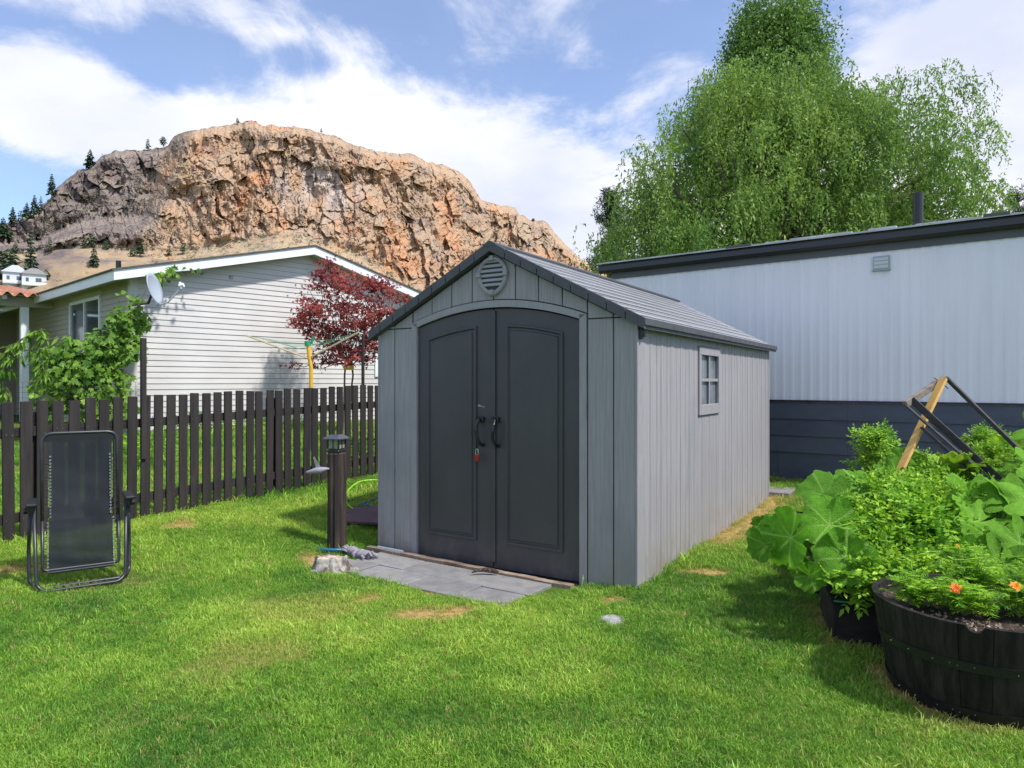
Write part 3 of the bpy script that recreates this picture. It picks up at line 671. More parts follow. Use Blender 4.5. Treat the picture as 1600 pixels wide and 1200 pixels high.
    cr = sstep(.03, .0, e1) * .35 + sstep(.05, 0, e2) * .35 * sstep(.5, .6, fbm(PX / 40, PY / 40, 7, 3, 64)) + .8 * sstep(0.42, 0.30, vf) + .4 * sstep(0.42, 0.30, r2) + sstep(.36, .26, led) * .8 + sstep(.40, .28, r3) * .5
    fattr(o, 'crack', ext(np.clip(cr, 0, 1) * face * sstep(.25, .5, fbm(PX / 33, PY / 33, 4, 3, 61))))
    rs = np.random.RandomState(77); msk = ((u < .03) & (Vv > .1) & (PX > -60) & (PX < 700)) | ((led > .8) & (u > .1) & (u < .95) & (PX < 300)); idx = np.flatnonzero(msk.ravel()); idx = idx[rs.randint(0, len(idx), 1500)]
    idx = np.concatenate([idx, rs.randint(0, msk.size, 160)]); idx = idx[CREST(PX.ravel()[idx]) < 420]
    c0 = V[idx]; sc_ = rs.uniform(.5, 1.5, len(idx)); k = np.repeat(np.arange(len(idx)), 16); n = len(k)
    B = c0[k] + rs.normal(0, 1, (n, 3)) * sc_[k][:, None] * np.array((.8, .8, .4)); dd_ = rs.normal(0, 1, (n, 3)) + (0, -.3, .6); dd_ /= np.linalg.norm(dd_, axis=1)[:, None]; s_ = np.cross(dd_, rs.normal(0, 1, (n, 3))); s_ /= np.linalg.norm(s_, axis=1)[:, None]
    L = sc_[k] * rs.uniform(.5, .9, n); VV = np.stack([B, B + (dd_ * .5 + s_ * .4) * L[:, None], B + dd_ * L[:, None], B + (dd_ * .5 - s_ * .4) * L[:, None]], 1).reshape(-1, 3)
    sm = material('hill_scrub', (0.07, 0.085, 0.035), (0.20, 0.20, 0.10), .8, (.02, .02, .02), island=.35)
    tag(arr_mesh('scrub', VV, np.arange(len(VV)).reshape(-1, 4), sm), 'dry green scrub bushes scattered on the talus and ledges of the cliff', 'scrub', kind='stuff')
    tag(o, kind='structure'); GRID['cliff'] = (PX.ravel(), PY.ravel(), V[:PX.size, 1].copy()); return o
cliff()

def mound():
    top = prof([(-260, 440), (-60, 425), (20, 418), (60, 398), (90, 390), (150, 388), (185, 396), (215, 402), (300, 410), (420, 420), (560, 450), (760, 520)])
    PX, v = np.meshgrid(np.arange(-260, 760, 6.0), np.linspace(0, 1, 46))
    PY = 575 + (top(PX) - 575) * v; D = 165 + 55 * v ** 1.2 + 6 * (fbm(PX / 40, PY / 20, 0, 4, 4) - .5)
    GRID['mound'] = (PX.ravel(), PY.ravel(), D.ravel()); X = (PX - 800) / FPX * D; Z = CAMZ + (HOR - PY) / FPX * D
    X = np.vstack([X, X[-1:]]); D = np.vstack([D, D[-1:] + 45]); Z = np.vstack([Z, Z[-1:] - 25]); Z[0] = -2
    nx = X.shape[1]; ny = X.shape[0]; i = np.arange((ny - 1) * (nx - 1)); r = i // (nx - 1); c = i % (nx - 1); q = r * nx + c
    m = material('dry_hill_grass', (0.38, 0.265, 0.145), (0.28, 0.205, 0.14), 0.95, (.09, .09, .2), bump=.5, bscale=(.5, .5, .5), third=(0.17, 0.13, 0.125), third_scale=(.035, .035, .12), third_c=(.48, .58))
    tag(arr_mesh('hill', np.stack([X, D, Z], -1).reshape(-1, 3), np.stack([q, q + 1, q + nx + 1, q + nx], -1), m, smooth=True), kind='structure')
    rs = np.random.RandomState(9); V0 = np.stack([X, D, Z], -1).reshape(-1, 3); idx = rs.randint(nx * 14, nx * (ny - 2), 420); c0 = V0[idx]; sc_ = rs.uniform(.15, .6, 420); k = np.repeat(np.arange(420), 18); n = len(k)
    B = c0[k] + rs.normal(0, 1, (n, 3)) * sc_[k][:, None] * np.array((.9, .9, .4)); dd_ = rs.normal(0, 1, (n, 3)) + (0, -.3, .6); dd_ /= np.linalg.norm(dd_, axis=1)[:, None]; s_ = np.cross(dd_, rs.normal(0, 1, (n, 3))); s_ /= np.linalg.norm(s_, axis=1)[:, None]
    L = sc_[k] * rs.uniform(.5, .9, n); VV = np.stack([B, B + (dd_ * .5 + s_ * .4) * L[:, None], B + dd_ * L[:, None], B + (dd_ * .5 - s_ * .4) * L[:, None]], 1).reshape(-1, 3)
    tag(arr_mesh('sagebrush', VV, np.arange(len(VV)).reshape(-1, 4), material('sagebrush_leaves', (0.12, 0.12, 0.06), (0.26, 0.22, 0.13), .8, (.05, .05, .05), island=.35)), 'low grey green sagebrush dotted over the dry brown hill', 'scrub', kind='stuff')
    return top
MOUNDTOP = mound()
def far_d(px, py):
    k = 'mound' if py > MOUNDTOP(px) + 1 else 'cliff'; a, b, d = GRID[k]; return float(d[np.argmin((a - px) ** 2 + (b - py) ** 2)])

# ------------------------------------------------------------------ foliage helpers
def quads(B, D, S, L, W, droop=0.0):
    """leaf blades: base B, direction D, side S, length L, width W -> V,F"""
    L = np.asarray(L)[:, None]; W = np.asarray(W)[:, None]; dn = np.array((0, 0, -1.0))[None] * L * droop
    a = B; b = B + D * L * .42 + S * W * .5 + dn * .1; c = B + D * L + dn; d = B + D * L * .42 - S * W * .5 + dn * .1
    V = np.stack([a, b, c, d], 1).reshape(-1, 3); F = np.arange(len(V)).reshape(-1, 4); return V, F
def unit(a): return a / np.maximum(np.linalg.norm(a, axis=-1, keepdims=True), 1e-9)
def rdir(rs, n, flat=1.0):
    v = rs.normal(0, 1, (n, 3)); v[:, 2] *= flat; return unit(v)
def merge(parts):
    Vs, Fs, o = [], [], 0
    for V, F in parts: Vs.append(V); Fs.append(F + o); o += len(V)
    return np.concatenate(Vs), np.concatenate(Fs)
def blob_pts(rs, c, r, n, shell=0.55):
    d = rdir(rs, n); rad = (shell + (1 - shell) * rs.uniform(0, 1, n) ** .5)[:, None]
    return np.array(c)[None] + d * np.array(r)[None] * rad, d
def limb(mb, a, b, r0, r1, rs, n=6, sag=0.0, wob=0.06):
    a = np.array(a, float); b = np.array(b, float); L = np.linalg.norm(b - a)
    pts = []
    for k in range(n + 1):
        t = k / n; p = a + (b - a) * t + np.array((0, 0, -sag * 4 * t * (1 - t)))
        if 0 < k < n: p = p + rs.normal(0, wob * L / n, 3)
        pts.append(tuple(p))
    mb.tube(pts, [r0 + (r1 - r0) * k / n for k in range(n + 1)], 7)
    return pts

def conifer(name, base, h, r, label, group, seed, mat='leaf_pine_far', n=420, ragged=.35, start=.12, leafy=None):
    rs = np.random.RandomState(seed); t = thing(name, label, 'tree', base, rs.uniform(0, 6), group)
    mb = MB(); mb.tube([(0, 0, -0.3), (0, 0, h * .5), (0, 0, h * .97)], [h * .022, h * .014, h * .003], 6); mb.build('trunk', MT['bark'], t)
    z = start + (1 - start) * rs.uniform(0, 1, n) ** 1.15; a = rs.uniform(0, 6.283, n)
    lay = np.floor(z * 14) / 14 + .02; z = z * .4 + lay * .6
    zc = np.clip((z - start) / (1 - start), 0, 1); st = seed % 3
    pr_ = (1 - z) ** .8 if (st == 0 or h > 11) else (np.maximum(.12, 1 - zc) ** .45 * .75 if st == 1 else np.sin(np.pi * np.clip(zc * .9 + .08, 0, 1)) ** .7)
    rr = r * pr_ * (1 - ragged * rs.uniform(0, 1, n)) * (1 + .3 * np.sin(a * 2 + lay * 31)); q = rs.uniform(.25, 1, n) ** .6
    B = np.stack([np.cos(a) * rr * q * .55, np.sin(a) * rr * q * .55, z * h], -1)
    D = unit(np.stack([np.cos(a), np.sin(a), -.28 + rs.normal(0, .25, n)], -1)); S = unit(np.stack([-np.sin(a), np.cos(a), rs.normal(0, .4, n)], -1))
    L = (rr * .5 + .03 * h) * rs.uniform(.7, 1.2, n); V, F = quads(B, D, S, L, L * (.6 if leafy is None else leafy), .12)
    arr_mesh('crown', V, F, MT[mat], t); return t

# trees on ridge and hill: px, py of foot, distance, height in px, radius in px, label
FAR = [(20, 352, 396, 30, 9, 'round pine left of the ridge trees, at the far left edge'), (5, 372, 380, 34, 14, 'bushy pine clump cut by the left edge below the ridge'),
       (42, 345, 400, 30, 10, 'small ridge pine third from the left edge, beside a taller twin'), (54, 335, 404, 32, 9, 'slim ridge pine left of the steep grey rock step'),
       (64, 332, 404, 27, 7, 'short ridge pine nearest the steep grey rock step'), (32, 350, 398, 22, 9, 'low dark pine between the two ridge groups'),
       (81, 312, 408, 42, 10, 'tall ragged pine clinging to the steep grey edge'), (141, 262, 420, 30, 11, 'lone pine on the grey shoulder of the cliff'),
       (231, 236, 425, 20, 6, 'left one of two small firs on the saddle left of the orange summit'), (255, 228, 425, 16, 6, 'right one of two small firs on the saddle left of the orange summit'),
       (371, 192, 432, 10, 4, 'tiny lone tree on top of the orange cliff summit'), (502, 206, 432, 7, 3, 'tiny speck of a tree on the cliff crest right of the summit'),
       (833, 346, 440, 6, 3, 'tiny dark tree on the low right end of the crest'),
       (48, 432, 150, 74, 12, 'tallest dark fir standing before the dry brown hill'), (78, 396, 230, 28, 7, 'thin fir at the cliff foot above the brown hill'),
       (12, 415, 170, 26, 18, 'broad dark green tree left of the tall fir'), (24, 396, 240, 20, 9, 'small dark bush tree among rocks at far left'),
       (133, 388, 240, 18, 9, 'left tree of the dark clump behind the brown hill top'), (143, 387, 240, 21, 8, 'right tree of the dark clump behind the brown hill top'),
       (147, 416, 160, 38, 9, 'mid sized fir on the brown hill right of its bare patch'), (166, 390, 235, 17, 8, 'small green tree right of the dark clump at the cliff foot'),
       (207, 402, 200, 17, 6, 'left small fir behind the neighbour roof'), (219, 402, 200, 32, 9, 'taller fir behind the neighbour roof'),
       (264, 400, 200, 22, 7, 'fir behind the neighbour roof with bare grey rock around'), (286, 398, 205, 18, 5, 'thin fir rightmost behind the neighbour roof'),
       (72, 436, 110, 18, 12, 'rounded green tree beside the grey roofed far house'), (8, 442, 110, 34, 16, 'leafy tree at the left edge before the white far house')]
for k, (px, py, d, hp, rp, lab) in enumerate(FAR):
    d = far_d(px, py)
    b = P(px, py, d); conifer('conifer' if rp < 12 else 'leafy_tree', (b.x, b.y, b.z - .3), hp * d / FPX * 1.0, rp * d / FPX * 1.0, 'dark ' + lab if not lab.startswith(('tall', 'tiny', 'round', 'leafy', 'rounded')) else lab, 'trees on the cliff and hillside', 200 + k,
                             ragged=.3 if rp < 12 else .15, start=.1 if k % 2 else .25, n=260 if hp < 30 else 700)

def far_house(name, px0, px1, eave, roof, bot, d, lab, wm, rm, shift=0):
    d = far_d((px0 + px1) / 2, bot) - 5; a = P(px0, bot, d); b = P(px1, eave, d); w = b.x - a.x; h = b.z - a.z + 8; rh = (eave - roof) / FPX * d
    t = thing(name, lab, 'house', (a.x, d, a.z - 8), math.atan2(-a.x, d))
    MB().box(0, w, 0, 7, 0, h).build('wall', wm, t)
    mb = MB(); mb.prism([(-.5, h), (w + .5, h), (w * .62, h + rh), (w * .38, h + rh)], -.5, 7.5); mb.build('roof', rm, t)
    for k in range(2):
        x = w * (.16 + .40 * k); MB().box(x, x + w * (.12 + .12 * k), -.06, .0, h - 2.6, h - 1.1).build('window', MT['glass'], t)
    MB().box(0, w, -1.5, 0, h - 3.5, h - 3.3).box(0, w, -1.55, -1.45, h - 3.3, h - 2.5).build('deck', MT['white'], t)
FW = material('far_white_wall', (0.6, 0.62, 0.65), rough=.8); FR = material('far_grey_roof', (0.33, 0.32, 0.32), rough=.9)
far_house('hillside_house', 4, 36, 424, 413, 440, 185, 'small white house with balcony on the hillside at the left edge', FW, FW)
far_house('hillside_house', 34, 66, 427, 418, 436, 190, 'low white house with wide grey roof beside the tall fir', FW, FR)

# ------------------------------------------------------------------ storage shed
def shed():
    rz = math.atan2(SU[1], SU[0])
    t = thing('garden_shed', 'grey resin garden shed with charcoal double doors and ridged gable roof', 'shed', (SA[0], SA[1], 0), rz)
    c = SW / 2; zb = -0.07; RS = 0.517; RT = 2.634
    rtop = lambda x: RT - RS * abs(x - c)
    und = lambda x: rtop(x) - 0.075
    DC, DW, TW = 1.250, 0.797, 0.8555
    arch_d = lambda x: 2.112 - 0.132 * ((x - DC) / DW) ** 2
    arch_t = lambda x: 2.172 - 0.155 * ((x - DC) / TW) ** 2
    # dark core (inner wall skin) behind the planks
    mb = MB()
    mb.prism([(0.02, zb), (DC - DW - .01, zb), (DC - DW - .01, 2.0), (0.02, 2.0 - .06)], .03, .06)
    mb.prism([(DC + DW + .01, zb), (SW - .02, zb), (SW - .02, 1.9), (DC + DW + .01, 1.99)], .03, .06)
    mb.prism([(0.02, und(.02) - .02), (DC - DW, 1.97)] + [(x, arch_d(x) + .02) for x in np.linspace(DC - DW * .9, DC + DW * .9, 9)] + [(DC + DW, 1.97), (SW - .02, und(SW - .02) - .02), (c, und(c) - .01)], .03, .06)
    mb.box(.03, .06, .06, SL - .03, zb, 1.9); mb.box(SW - .06, SW - .03, .06, SL - .03, zb, 1.9)
    mb.prism([(.03, zb), (SW - .03, zb), (SW - .03, 1.9), (c, und(c)), (.03, 1.9)], SL - .06, SL - .02)
    mb.build('inner_wall', MT['shed_back'], t)
    g = 0.0045; seams = [c + .2135 * k for k in range(-5, 6)]
    xs = [0.0] + seams + [SW]
    def plank(poly, to=None, y0=0.0, name='plank'):
        mb = MB(); o = np.array(poly).mean(0)
        pl = [(p[0] - o[0], p[1] - o[1]) for p in poly]
        if to is None: mb.prism(pl, 0, .03, .004); ob = mb.build(name, MT['shed'], t, loc=(o[0], y0, o[1]))
        else:
            mb.prism(pl, 0, .03, .0075, to=lambda x, y, z: (to * -y, x, z)); ob = mb.build(name, MT['shed'], t, loc=((SW - y0) if to > 0 else y0, o[0], o[1]))
        return ob
    for i in range(len(xs) - 1):
        a, b = xs[i] + (g if i else 0), xs[i + 1] - (g if i < len(xs) - 2 else 0)
        if b < DC - TW + .06 or a > DC + TW - .06:
            a2 = min(b, max(a, 0)); 
            if b < DC: b2 = min(b, DC - TW - g)
            else: b2 = b
            a3 = max(a, DC + TW + g) if a > DC else a
            plank([(a3, zb), (b2, zb), (b2, 1.976), (a3, 1.976)])
            lo = 1.983
            pl = [(a3, lo), (b2, lo), (b2, und(b2)), (a3, und(a3))]
            if min(und(a3), und(b2)) < lo + .004: pl = [(a3, lo), (b2, lo), (b2, max(und(b2), lo + .004)), (a3, max(und(a3), lo + .004))]
            plank(pl)
        else:
            a, b = max(a, DC - TW - .0), min(b, DC + TW + .0)
            lowx = np.linspace(a, b, 4)
            pl = [(x, arch_t(x) + g * 1.5) for x in lowx] + [(b, und(b))] + ([(c, und(c))] if a < c < b else []) + [(a, und(a))]
            plank(pl)
    # leftover uppers beside arch
    # door surround
    mb = MB(); n = 18; xo = np.linspace(DC - TW, DC + TW, n); xi = np.linspace(DC - DW, DC + DW, n)
    poly = [(DC - TW, zb), (DC - DW, zb)] + [(x, arch_d(x) + .003) for x in xi] + [(DC + DW, zb), (DC + TW, zb)] + [(x, arch_t(x)) for x in xo[::-1]]
    for k in range(n - 1):
        mb.prism([(xi[k], arch_d(xi[k]) + .003), (xi[k + 1], arch_d(xi[k + 1]) + .003), (xo[k + 1], arch_t(xo[k + 1])), (xo[k], arch_t(xo[k]))], -.012, .03)
    mb.box(DC - TW, DC - DW, -.012, .05, zb, arch_t(DC - TW) - .001); mb.box(DC + DW, DC + TW, -.012, .05, zb, arch_t(DC + TW) - .001)
    mb.build('door_surround', MT['shed_trim'], t)
    # corner posts
    for x0 in (SW - .012, ):
        MB().box(x0, x0 + .018, -.008, .13, zb, 1.93, c=.003).build('corner_trim', MT['shed_trim'], t)
    MB().box(-.008, .012, -.008, .13, zb, 1.93, c=.003).build('corner_trim', MT['shed_trim'], t)
    # doors
    def door(x0, x1, pr, name):
        mb = MB(); xs2 = np.linspace(x0, x1, 10)
        y = 0.012; zd = -0.035
        mb.prism([(x0, zd), (x1, zd)] + [(x, arch_d(x) - .006) for x in xs2[::-1]], y, y + .035, .004)
        ob = mb.build('door', MT['door'], t)
        a, b = pr; archp = lambda x: arch_d(x) - .135 + .0 * x
        pz = 0.175
        xs3 = np.linspace(a, b, 9)
        def ring(ins, yy):
            q = np.linspace(a + ins, b - ins, 9)
            return [(a + ins, yy, pz + ins), (b - ins, yy, pz + ins)] + [(x, yy, archp(x) - ins) for x in q[::-1]]
        vs = []; fs = []; prof_ = [(0, y - .0005), (.005, y - .016), (.020, y - .016), (.030, y - .0005), (.046, y - .0015), (.052, y - .011), (.062, y - .011)]
        for ins, yy in prof_: vs += ring(ins, yy)
        m = 11
        for r in range(len(prof_) - 1):
            for i in range(m): j = (i + 1) % m; fs.append((r * m + i, r * m + j, (r + 1) * m + j, (r + 1) * m + i))
        fs.append(tuple((len(prof_) - 1) * m + i for i in range(m)))
        p = MB(); p.add(vs, fs); p.build('raised_panel', MT['door'], ob)
        return ob
    gap = DC
    d1 = door(DC - DW + .004, gap - .006, (.555, 1.088), 'door')
    d2 = door(gap + .004, DC + DW - .004, (1.372, 1.903), 'door')
    # centre astragal
    MB().box(gap - .0045, gap + .0255, -.006, .012, .02, 2.09, c=.002).build('centre_strip', MT['door'], t)
    # handles
    for x, dd, k in ((1.135, d1, 1), (1.285, d2, -1)):
        mb = MB()
        pts = [(x, .005, 1.19), (x - .006 * k, -.035, 1.185), (x - .012 * k, -.058, 1.15), (x - .010 * k, -.066, 1.10), (x, -.060, 1.04), (x + .012, -.038, .99), (x + .02, .0, .975)]
        mb.tube(pts, [.016, .017, .016, .014, .014, .014, .016], 10)
        mb.box(x - .03, x + .028, -.02, .011, 1.165, 1.215, c=.006)
        mb.build('handle', MT['black'], dd, smooth=False)
    MB().box(1.215, 1.27, -.028, .0, 1.172, 1.20, c=.004).tube([(1.258, -.03, 1.21), (1.258, -.034, 1.21)], .006, 8).build('latch', MT['blackmetal'], t)
    # worn sticker remains and a scratch
    mk = material('worn_sticker', (0.42, 0.43, 0.44), rough=.8); mb = MB()
    for k, (dx, w, h) in enumerate([(0, .012, .013), (.015, .011, .016), (.03, .008, .006), (.042, .012, .008), (.058, .012, .004)]):
        mb.box(1.095 + dx, 1.095 + dx + w, .0105, .0118, 1.297 - .12 * dx, 1.297 + h - .12 * dx)
    mb.build('worn_sticker', mk, d1)
    sc_ = material('pale_scratch', (0.12, 0.125, 0.13), rough=.8)
    MB().beam((.80, .0035, 1.50), (1.09, .0035, 1.43), .0016, .003, up=(0, 0, 1)).build('scratch', sc_, d1)
    # threshold
    MB().box(DC - DW, DC + DW, -.05, .05, -.07, -.038).build('threshold', MT['black'], t)
    # gable vent
    cx, cz = c, 2.385; RX, RZ = .122, .122
    def oval(r, k): a = 2 * math.pi * k / 36; z = math.sin(a) * RZ * r; z = z * (1.12 + .1 * max(0, -math.sin(a)) ** 6 if z < 0 else 1); return (cx + math.cos(a) * RX * r, cz + z)
    mb = MB(); vs = []; fs = []
    for r, y in ((1.22, 0), (1.20, -.022), (1.10, -.03), (1.0, -.03), (.93, -.02), (.93, .0)):
        vs += [(oval(r, k)[0], y, oval(r, k)[1]) for k in range(36)]
    for q in range(5):
        for k in range(36): fs.append((q * 36 + k, q * 36 + (k + 1) % 36, (q + 1) * 36 + (k + 1) % 36, (q + 1) * 36 + k))
    mb.add(vs, fs); v = mb.build('vent', MT['shed_trim'], t)
    mb = MB(); mb.prism([oval(.95, k) for k in range(36)], -.0015, -.0005); mb.build('vent_backing', MT['black'], v)
    for k in range(6):
        z = cz - .098 + k * .0385; dz = (z + .012 - cz) / RZ / (1.12 if z < cz else 1); hw = RX * .93 * math.sqrt(max(0.05, 1 - dz * dz))
        MB().beam((cx - hw, -.012, z + .012), (cx + hw, -.012, z + .012), .014, .024, up=(0, .42, 1)).build('louvre', MT['vent'], v)
    for a in (90, 0, 180, 270):
        s = 1.12 if a == 270 else 1
        x = cx + math.cos(R(a)) * RX * 1.08; z = cz + math.sin(R(a)) * RZ * 1.09 * s
        MB().box(x - .021, x + .021, -.040, .0, z - .021, z + .021, c=.005).build('keystone', MT['shed_trim'], v)
    # side planks (right wall, seen) and left wall
    ws = [0.118] + [.165 + .24 * k for k in range(0, 19)] + [SL]
    wz0, wz1, wa, wb = 1.195, 1.825, 1.484, 2.175
    for i in range(len(ws) - 1):
        a, b = ws[i] + g, ws[i + 1] - g
        top = 1.93
        if b - a < .02: continue
        half = (a + b) / 2
        # each plank shows a soft ridge: two facets
        if b > wa + .02 and a < wb - .02:
            segs = []
            if a < wa: segs.append([(a, zb), (wa - .003, zb), (wa - .003, top), (a, top)]); a = wa - .003
            if b > wb: segs.append([(wb + .003, zb), (b, zb), (b, top), (wb + .003, top)]); b = wb + .003
            if b - a > .02: segs += [[(a, zb), (b, zb), (b, wz0 - .004), (a, wz0 - .004)], [(a, wz1 + .004), (b, wz1 + .004), (b, top), (a, top)]]
            for s in segs: plank(s, to=1)
        else:
            plank([(a, zb), (half, zb), (b, zb), (b, top), (half, top), (a, top)], to=1)
            MB().box(SW - .001, SW + .0035, half - .028, half + .028, zb, top, c=.003).build('plank_rib', MT['shed'], t)
    for i in range(12):
        a = .13 + i * .37; plank([(a, zb), (a + .363, zb), (a + .363, 1.93), (a, 1.93)], to=-1)
    # window
    w = MB(); fr = .075
    for (a, b, z0, z1) in ((wa, wb, wz0, wz0 + fr + .02), (wa, wb, wz1 - fr, wz1), (wa, wa + fr * .75, wz0 + fr + .02, wz1 - fr), (wb - fr * .75, wb, wz0 + fr + .02, wz1 - fr)):
        w.box(SW - .01, SW + .018, a, b, z0, z1, c=.003)
    wo = w.build('window', MT['shed_trim'], t)
    mid = (wa + wb) / 2; zm = (wz0 + wz1) / 2 + .01
    MB().box(SW - .008, SW + .008, mid - .014, mid + .014, wz0 + fr + .02, wz1 - fr).build('glazing_bar', MT['shed_trim'], wo)
    MB().box(SW - .008, SW + .008, wa + fr * .75, mid - .014, zm - .014, zm + .014).box(SW - .008, SW + .008, mid + .014, wb - fr * .75, zm - .014, zm + .014).build('glazing_bar', MT['shed_trim'], wo)
    for (a, b) in ((wa + fr * .75, mid - .014), (mid + .014, wb - fr * .75)):
        for (z0, z1) in ((wz0 + fr + .02, zm - .014), (zm + .014, wz1 - fr)):
            MB().box(SW - .022, SW - .016, a, b, z0, z1).build('pane', MT['shedglass'], wo)
    MB().box(SW + .006, SW + .05, .018, .048, 1.83, 1.88, c=.004).box(SW + .006, SW + .03, .014, .052, 1.815, 1.895, c=.003).build('corner_bracket', MT['black'], t)
    # roof: ten stepped courses a side, then rake trim in segments, ridge cap
    nC = 10; HWR = 1.325; y0, y1 = -.062, SL + .075
    base = MB(); base.prism([(c - HWR, RT - RS * HWR - .06), (c + HWR, RT - RS * HWR - .06), (c + HWR, RT - RS * HWR - .03), (c, RT - .03), (c - HWR, RT - RS * HWR - .03)], y0 + .01, y1 - .01)
    mbs = MB()
    for sd in (1, -1):
        mbs.prism([(c, RT - .065), (c + sd * HWR, RT - RS * HWR - .065), (c + sd * HWR, RT - RS * HWR - .025), (c, RT - .025)], y0 + .012, y1 - .012)
    mbs.build('roof_deck', MT['rake'], t)
    for sd in (1, -1):
        for k in range(nC):
            f0, f1 = k / nC, (k + 1) / nC + (.012 if k < nC - 1 else 0)
            xa, xb = HWR * f0, HWR * f1; za, zb_ = RT - RS * xa, RT - RS * xb
            mb = MB()
            vs = []
            for y in (y0 + .004, y1):
                vs += [(c + sd * xa, y, za - .010), (c + sd * xb, y, zb_ + .002), (c + sd * xb, y, zb_ - .003), (c + sd * xa, y, za - .018)]
            mb.add(vs, [(0, 1, 5, 4), (1, 2, 6, 5), (2, 3, 7, 6), (3, 0, 4, 7), (0, 3, 2, 1), (4, 5, 6, 7)])
            # low rib along the middle of each course
            xm = (xa * .45 + xb * .55); zm_ = RT - RS * xm + .001
            mb.beam((c + sd * xm, y0 + .02, zm_), (c + sd * xm, y1 - .02, zm_ - .006), .016, .008, up=(sd * RS, 0, 1))
            mb.build('roof_course', MT['roof'], t)
        for k in range(9):
            f0, f1 = k / 9 + (.003 if k else 0), (k + 1) / 9 - .003
            xa, xb = (HWR + .01) * f0, (HWR + .01) * f1
            mb = MB()
            def pt(x, y, dz): return (c + sd * x, y, RT - RS * x + dz)
            vs = [pt(xa, y0, .016), pt(xb, y0, .016), pt(xb, y0, -.062), pt(xa, y0, -.062), pt(xa, y0 + .05, .016), pt(xb, y0 + .05, .016), pt(xb, y0 + .03, -.062), pt(xa, y0 + .03, -.062)]
            mb.add(vs, [(0, 3, 2, 1), (0, 1, 5, 4), (3, 7, 6, 2), (4, 5, 6, 7), (0, 4, 7, 3), (1, 2, 6, 5)])
            mb.build('rake_trim', MT['rake'], t)
        ze = RT - RS * HWR
        nE = 22
        for k in range(nE):
            ya = y0 + (y1 - y0) * k / nE + .002; yb = y0 + (y1 - y0) * (k + 1) / nE - .002
            MB().box(c + sd * HWR - .01, c + sd * HWR + .016, ya, yb, ze - .04, ze + .012, c=.003).build('eave_trim', MT['rake'], t)
    mb = MB(); mb.prism([(c - .06, RT - .024), (c + .06, RT - .024), (c + .062, RT - .008), (c, RT + .024), (c - .062, RT - .008)], y0 - .003, y1 + .003); mb.build('ridge_cap', MT['rake'], t)
    return t
SHED = shed()
def shed_pt(s, w, z): return Vector((*W2(s, w), z))

# padlock hanging from the left handle
def padlock():
    b = shed_pt(1.128, -.052, .855); t = thing('padlock', 'small red padlock hanging under the left door handle', 'padlock', b, math.atan2(SU[1], SU[0]))
    MB().box(-.019, .019, -.011, .011, -.01, .045, c=.006).build('body', MT['red'], t)
    MB().tube([(-.012, 0, .04), (-.012, 0, .075)] + [(-.012 * math.cos(a), 0, .078 + .014 * math.sin(a)) for a in np.linspace(0, math.pi, 7)] + [(.012, 0, .075), (.012, 0, .04)], .0032, 7).build('shackle', MT['steel'], t)
padlock()

# pavers, timber strip
def pavers():
    t = thing('paved_strip', 'strip of grey slate slabs in front of the shed doors', 'paving', (SA[0], SA[1], 0), math.atan2(SU[1], SU[0]) - R(1.5))
    rs = random.Random(5)
    polys = []
    back = [0.13, .66, 1.20, 1.90]; front = [-.02, .42, 0.98, 1.47, 1.86]
    for row, (xs, ya, yb) in enumerate(((back, -.125, -.43), (front, -.44, -.74))):
        for i in range(len(xs) - 1):
            a, b = xs[i] + .005, xs[i + 1] - .005
            j = lambda: rs.uniform(-.007, .007)
            mb = MB(); vs = []; z = -.020 - .012 * a / 2 + rs.uniform(-.003, .003)
            q = [(a + j(), yb + j()), (b + j(), yb + j()), (b + j(), ya + j()), (a + j(), ya + j())]
            cx = sum(p[0] for p in q) / 4; cy = sum(p[1] for p in q) / 4
            for (x, y) in q: vs.append((x - cx, y - cy, -.05))
            for (x, y) in q: vs.append((x - cx, y - cy, -.004))
            for (x, y) in q: vs.append(((x - cx) * .985, (y - cy) * .975, 0))
            mb.add(vs, [(0, 1, 5, 4), (1, 2, 6, 5), (2, 3, 7, 6), (3, 0, 4, 7), (4, 5, 9, 8), (5, 6, 10, 9), (6, 7, 11, 10), (7, 4, 8, 11), (8, 9, 10, 11)])
            o = mb.build('paver', MT['paver'], t, loc=(cx, cy, z)); o.rotation_euler = (R(rs.uniform(-.4, .4)), R(rs.uniform(-.4, .4)), 0)
    ca, sa = math.cos(t.rotation_euler.z), math.sin(t.rotation_euler.z)
    f = lambda x, y: (SA[0] + ca * x - sa * y, SA[1] + sa * x + ca * y)
    PAVE.append([f(.03, -.70), f(.40, -.72), f(1.0, -.72), f(1.82, -.70), f(1.90, -.42), f(2.12, -.02), f(2.12, 0.1), f(-.1, .1), f(-.08, -.12), f(.12, -.42)])
    # beds of dirt between
    MB().box(-.0, 1.88, -.73, -.06, -.08, -.042).build('joint_sand', material('joint_sand', (0.16, 0.12, 0.08), (0.28, 0.22, 0.15), .95, (40, 40, 40)), t)
    b = thing('timber_sill', 'weathered timber strip along the foot of the shed doors', 'timber', (SA[0], SA[1], 0), math.atan2(SU[1], SU[0]) - R(1.2))
    mb = MB(); n = 26
    for k in range(n):
        x0, x1 = -.05 + 2.10 * k / n, -.05 + 2.10 * (k + 1) / n
        w = .06 + .012 * math.sin(k * .7); mb.box(x0, x1, -.115 - .004 * math.sin(k * .9), -.055, -.06, -.012 + .002 * math.sin(k * 1.3) + .018 - .026 * k / n)
    mb.build('timber_board', MT['timber'], b)
    MB().tube([(.06, -.075, .004), (.36, -.075, .002)], .016, 8).build('pipe_end', MT['dish'], b)
pavers()
